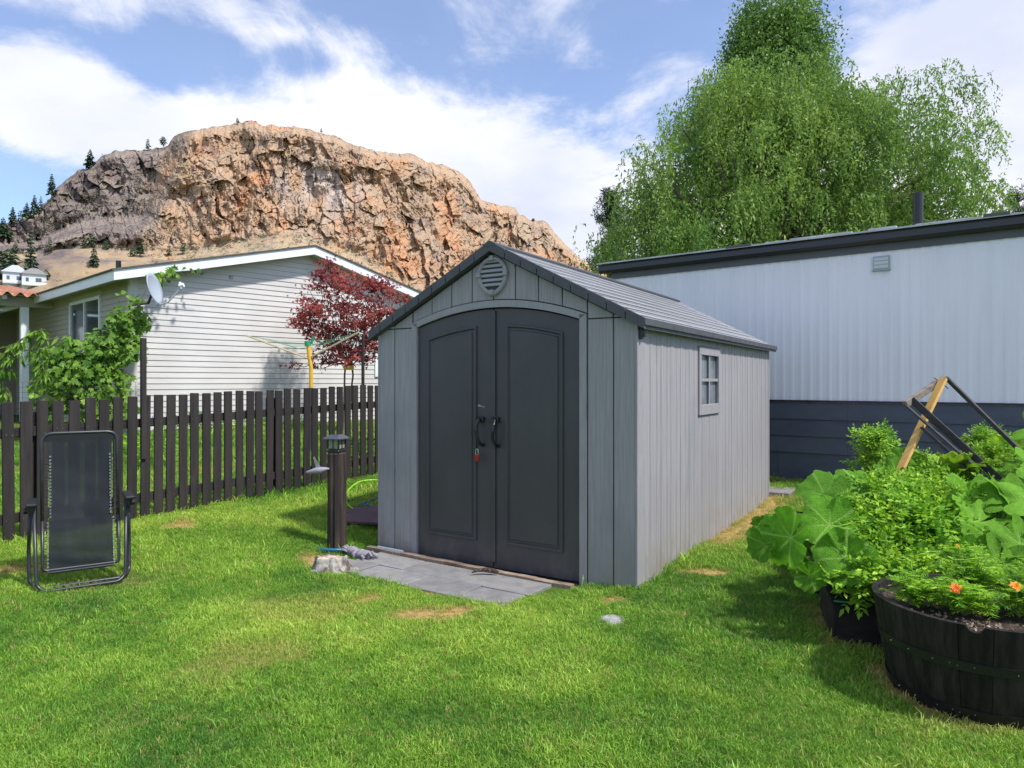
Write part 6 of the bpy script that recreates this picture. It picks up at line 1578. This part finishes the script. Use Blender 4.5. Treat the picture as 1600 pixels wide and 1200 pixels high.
def troughs():
    d0 = Vector((.955, -.30, 0)).normalized(); rz = math.atan2(d0.y, d0.x)
    t = thing('trough_planter', 'low black wooden trough planter under the big leaves beside the barrel', 'planter', (1.86, 4.02, G(1.86, 4.02) - .02), rz)
    L, D, H = 1.25, .62, .29
    MB().box(0, L, 0, .03, 0, H - .03, c=.004).build('front_board', MT['trough'], t); MB().box(0, L, D - .03, D, 0, H - .03, c=.004).build('back_board', MT['trough'], t)
    MB().box(-.0, .03, .031, D - .031, 0, H - .03, c=.004).build('end_board', MT['trough'], t); MB().box(L - .03, L, .031, D - .031, 0, H - .03, c=.004).build('end_board', MT['trough'], t)
    for a in ((-.015, L + .015, -.02, .045, H - .03, H), (-.015, L + .015, D - .045, D + .02, H - .03, H), (-.02, .045, .046, D - .046, H - .03, H), (L - .045, L + .02, .046, D - .046, H - .03, H)): MB().box(*a, c=.004).build('rim_board', MT['trough'], t)
    mb = MB(); vs = []; fs = []; n = 14
    for j in range(n + 1):
        for i in range(n + 1): vs.append((.03 + (L - .06) * i / n, .03 + (D - .06) * j / n, H - .06 + .015 * math.sin(i * 1.3 + j * 2.1)))
    for j in range(n):
        for i in range(n): a = j * (n + 1) + i; fs.append((a, a + 1, a + n + 2, a + n + 1))
    mb.add(vs, fs).build('soil', MT['soil'], t)
    MB().beam((.0, -.024, H - .012), (.2, -.024, H - .014), .006, .008).build('green_wire', MT['greenplastic'], t)
    t = thing('raised_bed', 'dark raised garden bed holding the vegetables beside the skirting', 'garden bed', (2.15, 4.95, G(2.15, 4.95) - .01), rz)
    L, D, H = 2.6, 1.5, .34
    for a in ((0, L, 0, .04), (0, L, D - .04, D), (0, .04, .041, D - .041), (L - .04, L, .041, D - .041)): MB().box(a[0], a[1], a[2], a[3], 0, H, c=.004).build('side_board', MT['trough'], t)
    MB().box(.04, L - .04, .04, D - .04, .05, H - .05).build('soil', MT['soil'], t)
troughs()

FOLD = (.10, .34, .22)
def squash_leaf(seed, variant):
    rs = np.random.RandomState(seed); nr, ns = 10, 64
    th = np.linspace(-math.pi * .955, math.pi * .955, ns)
    lob = 1 + .12 * np.cos(5 * th * 1.0) * (np.abs(th) < 2.6) + .11 * (1 - 2 * np.abs(((5 * th / 6.2832) % 1) - .5) * 2 * .5) + .035 * np.sin(13 * th + seed) + .02 * np.sin(23 * th)
    if variant == 'deep': lob = 1 + .26 * np.cos(5 * th) + .05 * np.sin(15 * th + seed)
    rmax = .5 * lob * (1 - .15 * sstep(1.6, 3.1, np.abs(th)))
    V = []; A = []
    for i in range(nr + 1):
        f = i / nr
        r = rmax * f; x = np.cos(th) * r; y = np.sin(th) * r
        vein = np.zeros(ns)
        for k in range(-3, 4):
            a0 = k * 2 * math.pi / 5 * .72 if variant != 'deep' else k * 2 * math.pi / 5 * .98
            dd = np.abs(th - a0) * (r + .02); vein = np.maximum(vein, np.exp(-(dd / (.0115 * (1.3 - f))) ** 2))
        pleat = -.014 * f * np.abs(np.sin(th * 2.5 * (1.39 if variant != 'deep' else 1.0))) ** .6
        z = .14 * f ** 2 * (1 if variant != 'flat' else .3) - .16 * f ** 3.2 * (np.cos(th) > -.3) + pleat + .02 * np.sin(th * 9 + seed) * f ** 3 + FOLD[seed % 3] * np.abs(y) + .25 * (FOLD[(seed + 1) % 3] - .1) * x + .014 * rs.normal(0, .35, ns) * f ** 2 + .05 * np.sin(th * 2 + seed) * f ** 2
        V.append(np.stack([x, y, z], -1)); A.append(vein)
    V = np.concatenate(V); A = np.concatenate(A); F = []
    for i in range(nr):
        for k in range(ns - 1): a = i * ns + k; F.append((a, a + 1, a + ns + 1, a + ns))
    return V, np.array(F), A
LEAFM = {}
def squash_plant(name, lab, root, leaves, mat, cat='plant', grp=None):
    rq = random.Random(len(leaves)); extra = []
    for (px, py, d, size, yaw, nx, ny, nz, var) in leaves:
        if size > .22:
            for q in range(2): extra.append((px + rq.uniform(-12, 45), py + rq.uniform(-25, 35), d + rq.uniform(.0, .45), size * rq.uniform(.45, .75), yaw + rq.uniform(-90, 90), nx + rq.uniform(-.5, .5), ny + rq.uniform(-.3, .3), nz + rq.uniform(-.4, .2), var))
    leaves = [(a, b_, c_, s_ * .86, y_, n1 + rq.uniform(-.25, .25), n2 + rq.uniform(-.15, .15), n3 + rq.uniform(-.2, .2), v_) for a, b_, c_, s_, y_, n1, n2, n3, v_ in leaves] + extra
    t = thing(name, lab, cat, tuple(root), 0, grp); root = Vector(root)
    for k, (px, py, d, size, yaw, nx, ny, nz, var) in enumerate(leaves):
        key = (var, k % 3, mat)
        if key not in LEAFM:
            V, F, A = squash_leaf(10 + k % 3, var); o = arr_mesh('leaf', V, F, MT[mat], t, smooth=True); fattr(o, 'vein', A); LEAFM[key] = o.data
        else: o = link('leaf', LEAFM[key], t)
        n = Vector((nx, ny, nz)).normalized(); x = Vector((math.cos(R(yaw)), math.sin(R(yaw)), 0)); x = (x - n * x.dot(n)).normalized(); y = n.cross(x)
        c = P(px, py, d) - root
        o.matrix_local = Matrix(((x.x, y.x, n.x, c.x), (x.y, y.y, n.y, c.y), (x.z, y.z, n.z, c.z), (0, 0, 0, 1))) @ Matrix.Scale(size, 4)
        e = c; mid = Vector((e.x * .55, e.y * .55, e.z * .7 + .05)); st = Vector((rnd.uniform(-.06, .06), rnd.uniform(-.06, .06), -.03))
        MB().tube([st, st.lerp(mid, .5) + Vector((0, 0, .03)), mid, mid.lerp(e, .6) - n * .03, e - n * .014], [.011, .010, .009, .008, .006], 7).build('leaf_stalk', MT['stem'], t, smooth=True)
    return t
squash_plant('squash_plant', 'squash plant with big lobed leaves hanging over the left edge of the trough', (2.12, 4.42, .25),
    [(1236, 840, 4.15, .40, 200, -.75, -.45, .55, 'round'), (1296, 820, 4.25, .40, 170, -.15, -.75, .70, 'round'), (1322, 872, 3.98, .38, 230, -.45, -.75, .50, 'round'), (1290, 775, 4.7, .40, 150, -.2, -.5, .85, 'round'), (1250, 885, 4.1, .17, 240, .5, -.8, -.1, 'flat'),
     (1345, 765, 4.9, .42, 60, .1, -.6, .8, 'round'), (1400, 745, 5.2, .36, 90, .0, -.5, .9, 'round'), (1350, 820, 4.5, .34, 320, .2, -.6, .8, 'round'), (1225, 862, 4.3, .2, 220, -.3, -.8, .1, 'flat'), (1410, 800, 4.4, .34, 20, -.1, -.6, .8, 'round'), (1385, 850, 4.2, .30, 340, .1, -.7, .7, 'round'), (1470, 830, 4.3, .32, 40, .1, -.6, .8, 'round'), (1290, 800, 4.55, .3, 110, -.5, -.3, .9, 'round'), (1265, 900, 3.98, .20, 250, -.5, -.8, .2, 'round'), (1342, 905, 3.92, .22, 260, -.1, -.9, .3, 'round'), (1195, 850, 4.25, .26, 190, -.7, -.6, .4, 'round')], 'squash')
squash_plant('squash_plant', 'squash plant with large silvery veined leaves at the right edge behind the barrel', (3.05, 4.35, .22),
    [(1515, 780, 4.4, .33, 185, -.1, -.7, .75, 'deep'), (1580, 780, 4.3, .38, 200, .0, -.6, .85, 'deep'), (1632, 672, 4.6, .36, 160, -.55, -.6, .75, 'deep'), (1545, 862, 4.0, .33, 190, -.1, -.6, .8, 'deep'), (1595, 850, 3.95, .34, 230, .1, -.7, .7, 'deep'), (1490, 865, 4.05, .30, 170, -.4, -.8, .4, 'deep'), (1625, 735, 4.5, .34, 200, -.2, -.6, .8, 'deep'),
     (1575, 742, 4.9, .26, 120, -.2, -.5, .9, 'deep'), (1620, 790, 4.2, .42, 200, 0, -.5, .9, 'deep'), (1560, 880, 3.9, .34, 250, .0, -.8, .6, 'deep'), (1620, 870, 3.9, .4, 200, 0, -.6, .8, 'deep'), (1440, 880, 4.0, .26, 200, -.2, -.7, .7, 'round'), (1530, 815, 4.2, .36, 200, 0, -.4, .9, 'deep')], 'squash_light')

def chard_plant(lab, px, py, d, n, s, seed):
    rs = np.random.RandomState(seed); c = P(px, py, d); zb = .32; t = thing('chard_plant', lab, 'plant', (c.x, c.y, zb), 0, 'chard in the raised bed')
    for k in range(n):
        V = []; A = []; F = []; nu, nv = 12, 9; L = s * rs.uniform(.75, 1.1); W = L * .30; a = rs.uniform(0, 6.283) if k > 2 else -1.57 + rs.uniform(-.6, .6); tilt = rs.uniform(.15, .75) if k > 0 else .25
        for i in range(nu + 1):
            u = i / nu; w = W * math.sin(math.pi * min(1, u * .93 + .07)) ** .55 * (1 if u < .8 else 1)
            for j in range(nv + 1):
                v = j / nv * 2 - 1; x = u * L; y = v * w + .0 ; z = .10 * L * math.sin(u * 3) + abs(v) * .05 * L + .022 * math.sin(u * 16 + v * 5 + k) * abs(v) - u * u * .2 * L
                V.append((x, y, z)); A.append(max(math.exp(-(v * w / .008) ** 2), .8 * math.exp(-((((u * 8 - abs(v) * 1.2) % 1) - .5) * 2 / .25) ** 2) * (abs(v) < .9)))
        for i in range(nu):
            for j in range(nv): q = i * (nv + 1) + j; F.append((q, q + 1, q + nv + 2, q + nv + 1))
        H = c.z - zb - s * .25 + rs.uniform(-.05, .05); base = Vector((math.cos(a) * .06, math.sin(a) * .06, max(.05, H)))
        o = arr_mesh('leaf', np.array(V), np.array(F), MT['chard'], t, smooth=True); fattr(o, 'vein', A)
        o.rotation_euler = (0, -(math.pi / 2 - tilt), a); o.location = base
        MB().tube([(0, 0, -.02), tuple(base * .5 + Vector((0, 0, .02))), tuple(base)], [.009, .008, .007], 6).build('leaf_stalk', MT['stem'], t)
chard_plant('chard with upright yellow green veined leaves in the middle of the bed', 1483, 735, 5.0, 8, .33, 1)
chard_plant('chard with dark crinkled leaves behind the yellow green one', 1520, 735, 5.5, 8, .34, 2)
chard_plant('loose leafy greens at the right side of the bed under the leaning frame', 1560, 715, 5.3, 9, .30, 3)

def feathery(name, lab, blobs, mt, seed, Lr, wr, base, per=9, leafl=.035, grp=None, up=.5):
    """plants with many small leaflets on short twigs; blobs are bearings (px,py,rx,ry,d,n twigs)"""
    rs = np.random.RandomState(seed); b = np.array(base); t = thing(name, lab, 'plant', tuple(base), 0, grp); parts = []; mb = MB()
    for (px, py, rx, ry, d, n) in blobs:
        c = np.array(P(px, py, d)); p, dr = blob_pts(rs, c, (rx / FPX * d, rx / FPX * d * .9, ry / FPX * d), n, .25)
        ax = unit(dr * .6 + rs.normal(0, .5, (n, 3)) + (0, 0, up)); L = rs.uniform(*Lr, n)
        for s in range(per):
            u = (s // 2 + 1) / ((per + 1) // 2); sg = 1 if s % 2 else -1
            sd = unit(np.cross(ax, np.array((0, 0, 1.0)) + rs.normal(0, .2, (n, 3)))) * sg
            D = unit(ax * .6 + sd + rs.normal(0, .25, (n, 3))) if s < per - 1 else ax
            B = p + ax * (u * L)[:, None]; S = unit(np.cross(D, np.array((0, -.3, 1.0)) + rs.normal(0, .5, (n, 3)))); l = leafl * rs.uniform(.7, 1.25, n); parts.append(quads(B, D, S, l, l * wr, .2))
        for k in range(0, n, 5): mb.tube([tuple(p[k] - b), tuple(p[k] + ax[k] * L[k] - b)], .0016, 3, cap=False)
        for k in range(0, n, 26): q = p[k] - b; mb.tube([(q[0] * .6, q[1] * .6, 0), (q[0] * .9, q[1] * .9, q[2] * .6), tuple(q)], [.005, .004, .002], 4, cap=False)
    V, F = merge(parts); arr_mesh('foliage', V - b, F, MT[mt], t); mb.build('stem', MT['stem'], t)
feathery('tomato_plant', 'sprawling tomato plant with small pointed leaves in the trough', [(1420, 830, 70, 45, 4.35, 520), (1360, 860, 55, 35, 4.25, 300), (1460, 790, 70, 35, 4.6, 360), (1400, 885, 50, 25, 4.05, 200), (1480, 860, 50, 35, 4.2, 230), (1345, 910, 16, 22, 3.95, 60), (1300, 905, 14, 10, 4.0, 24), (1385, 905, 30, 14, 3.95, 90), (1330, 820, 30, 30, 4.5, 90)], 'leaf_small', 3, (.07, .14), .5, (2.5, 4.45, .2), 9, .042)
feathery('tomato_plant', 'low bushy tomato plant in the front of the raised bed', [(1440, 775, 75, 35, 4.95, 420), (1380, 780, 50, 30, 4.9, 220), (1530, 800, 55, 35, 4.6, 200), (1500, 760, 50, 30, 5.0, 180)], 'leaf_small', 4, (.07, .14), .5, (2.95, 5.1, .3), 9, .040)
feathery('herb_bush', 'tall airy parsley bush at the back left of the bed against the dark skirting', [(1375, 712, 28, 32, 6.1, 330), (1362, 690, 20, 14, 6.1, 90), (1345, 735, 10, 20, 6.1, 40), (1392, 735, 24, 24, 6.0, 200), (1352, 683, 9, 6, 6.1, 22), (1378, 678, 8, 6, 6.1, 20), (1340, 686, 8, 4, 6.1, 12)], 'leaf_carrot', 6, (.06, .11), .55, (3.2, 6.1, .3), 9, .032)
feathery('carrot_tops', 'feathery carrot tops in the middle of the bed around the yellow stake', [(1425, 735, 40, 22, 5.5, 360), (1470, 775, 40, 22, 5.1, 260), (1450, 745, 30, 18, 5.3, 180)], 'leaf_carrot', 7, (.05, .10), .3, (3.1, 5.4, .3), 13, .03)
feathery('carrot_tops', 'feathery dark carrot tops under the leaning dark frame at the right', [(1555, 725, 35, 30, 5.2, 360), (1520, 765, 35, 24, 5.0, 260), (1545, 690, 22, 14, 5.4, 130), (1590, 760, 22, 24, 4.9, 120), (1535, 682, 12, 8, 5.4, 40)], 'leaf_carrot', 8, (.05, .10), .3, (3.5, 5.2, .3), 13, .03)

def trellis():
    A = P(1414, 632, 5.15); B = P(1478, 590, 5.35); C = P(1660, 850, 4.45); Dd = P(1655, 765, 4.75)
    t = thing('leaning_frame', 'dark weathered wooden frame leaning over the vegetable bed', 'frame', (A.x, A.y, 0)); o = Vector((A.x, A.y, 0))
    MB().beam(A - o, B - o, .035, .05, c=.003).build('top_bar', MT['greywood'], t)
    n = (B - A).cross(C - A).normalized()
    MB().beam(A - o + n * .0, C - o, .04, .014, c=.002).beam(A - o + Vector((.02, .0, .02)) + (B - A).normalized() * .045, C - o + (B - A).normalized() * .045, .014, .05, c=.002).build('side_rail', MT['darkwood'], t)
    MB().beam(B - o, Dd - o, .03, .028, c=.002).build('side_rail', MT['darkwood'], t)
    MB().beam((A - o).lerp(C - o, .12) + Vector((0, 0, -.06)), (A - o).lerp(C - o, .62) + Vector((0, 0, -.07)), .05, .012).build('lower_slat', MT['darkwood'], t)
    m = MB()
    for q in (A.lerp(B, .80), A.lerp(C, .17)):
        m.tube([q - o + Vector((-.05, -.03, .04)), q - o + Vector((.0, -.045, .0)), q - o + Vector((.06, -.03, -.045))], .004, 5)
    m.build('wire_tie', MT['black'], t)
    e = P(1400, 748, 5.0); s = P(1474, 592, 5.25); d = (e - s).normalized(); e2 = e + d * .35
    t = thing('wooden_stake', 'yellow lumber stake propping up the leaning dark frame', 'stake', (e2.x, e2.y, e2.z))
    MB().beam(s - e2, (0, 0, 0), .022, .062, up=(.5, -1, .3), c=.002).build('stake_board', MT['yellowwood'], t)
trellis()
grass_tufts()
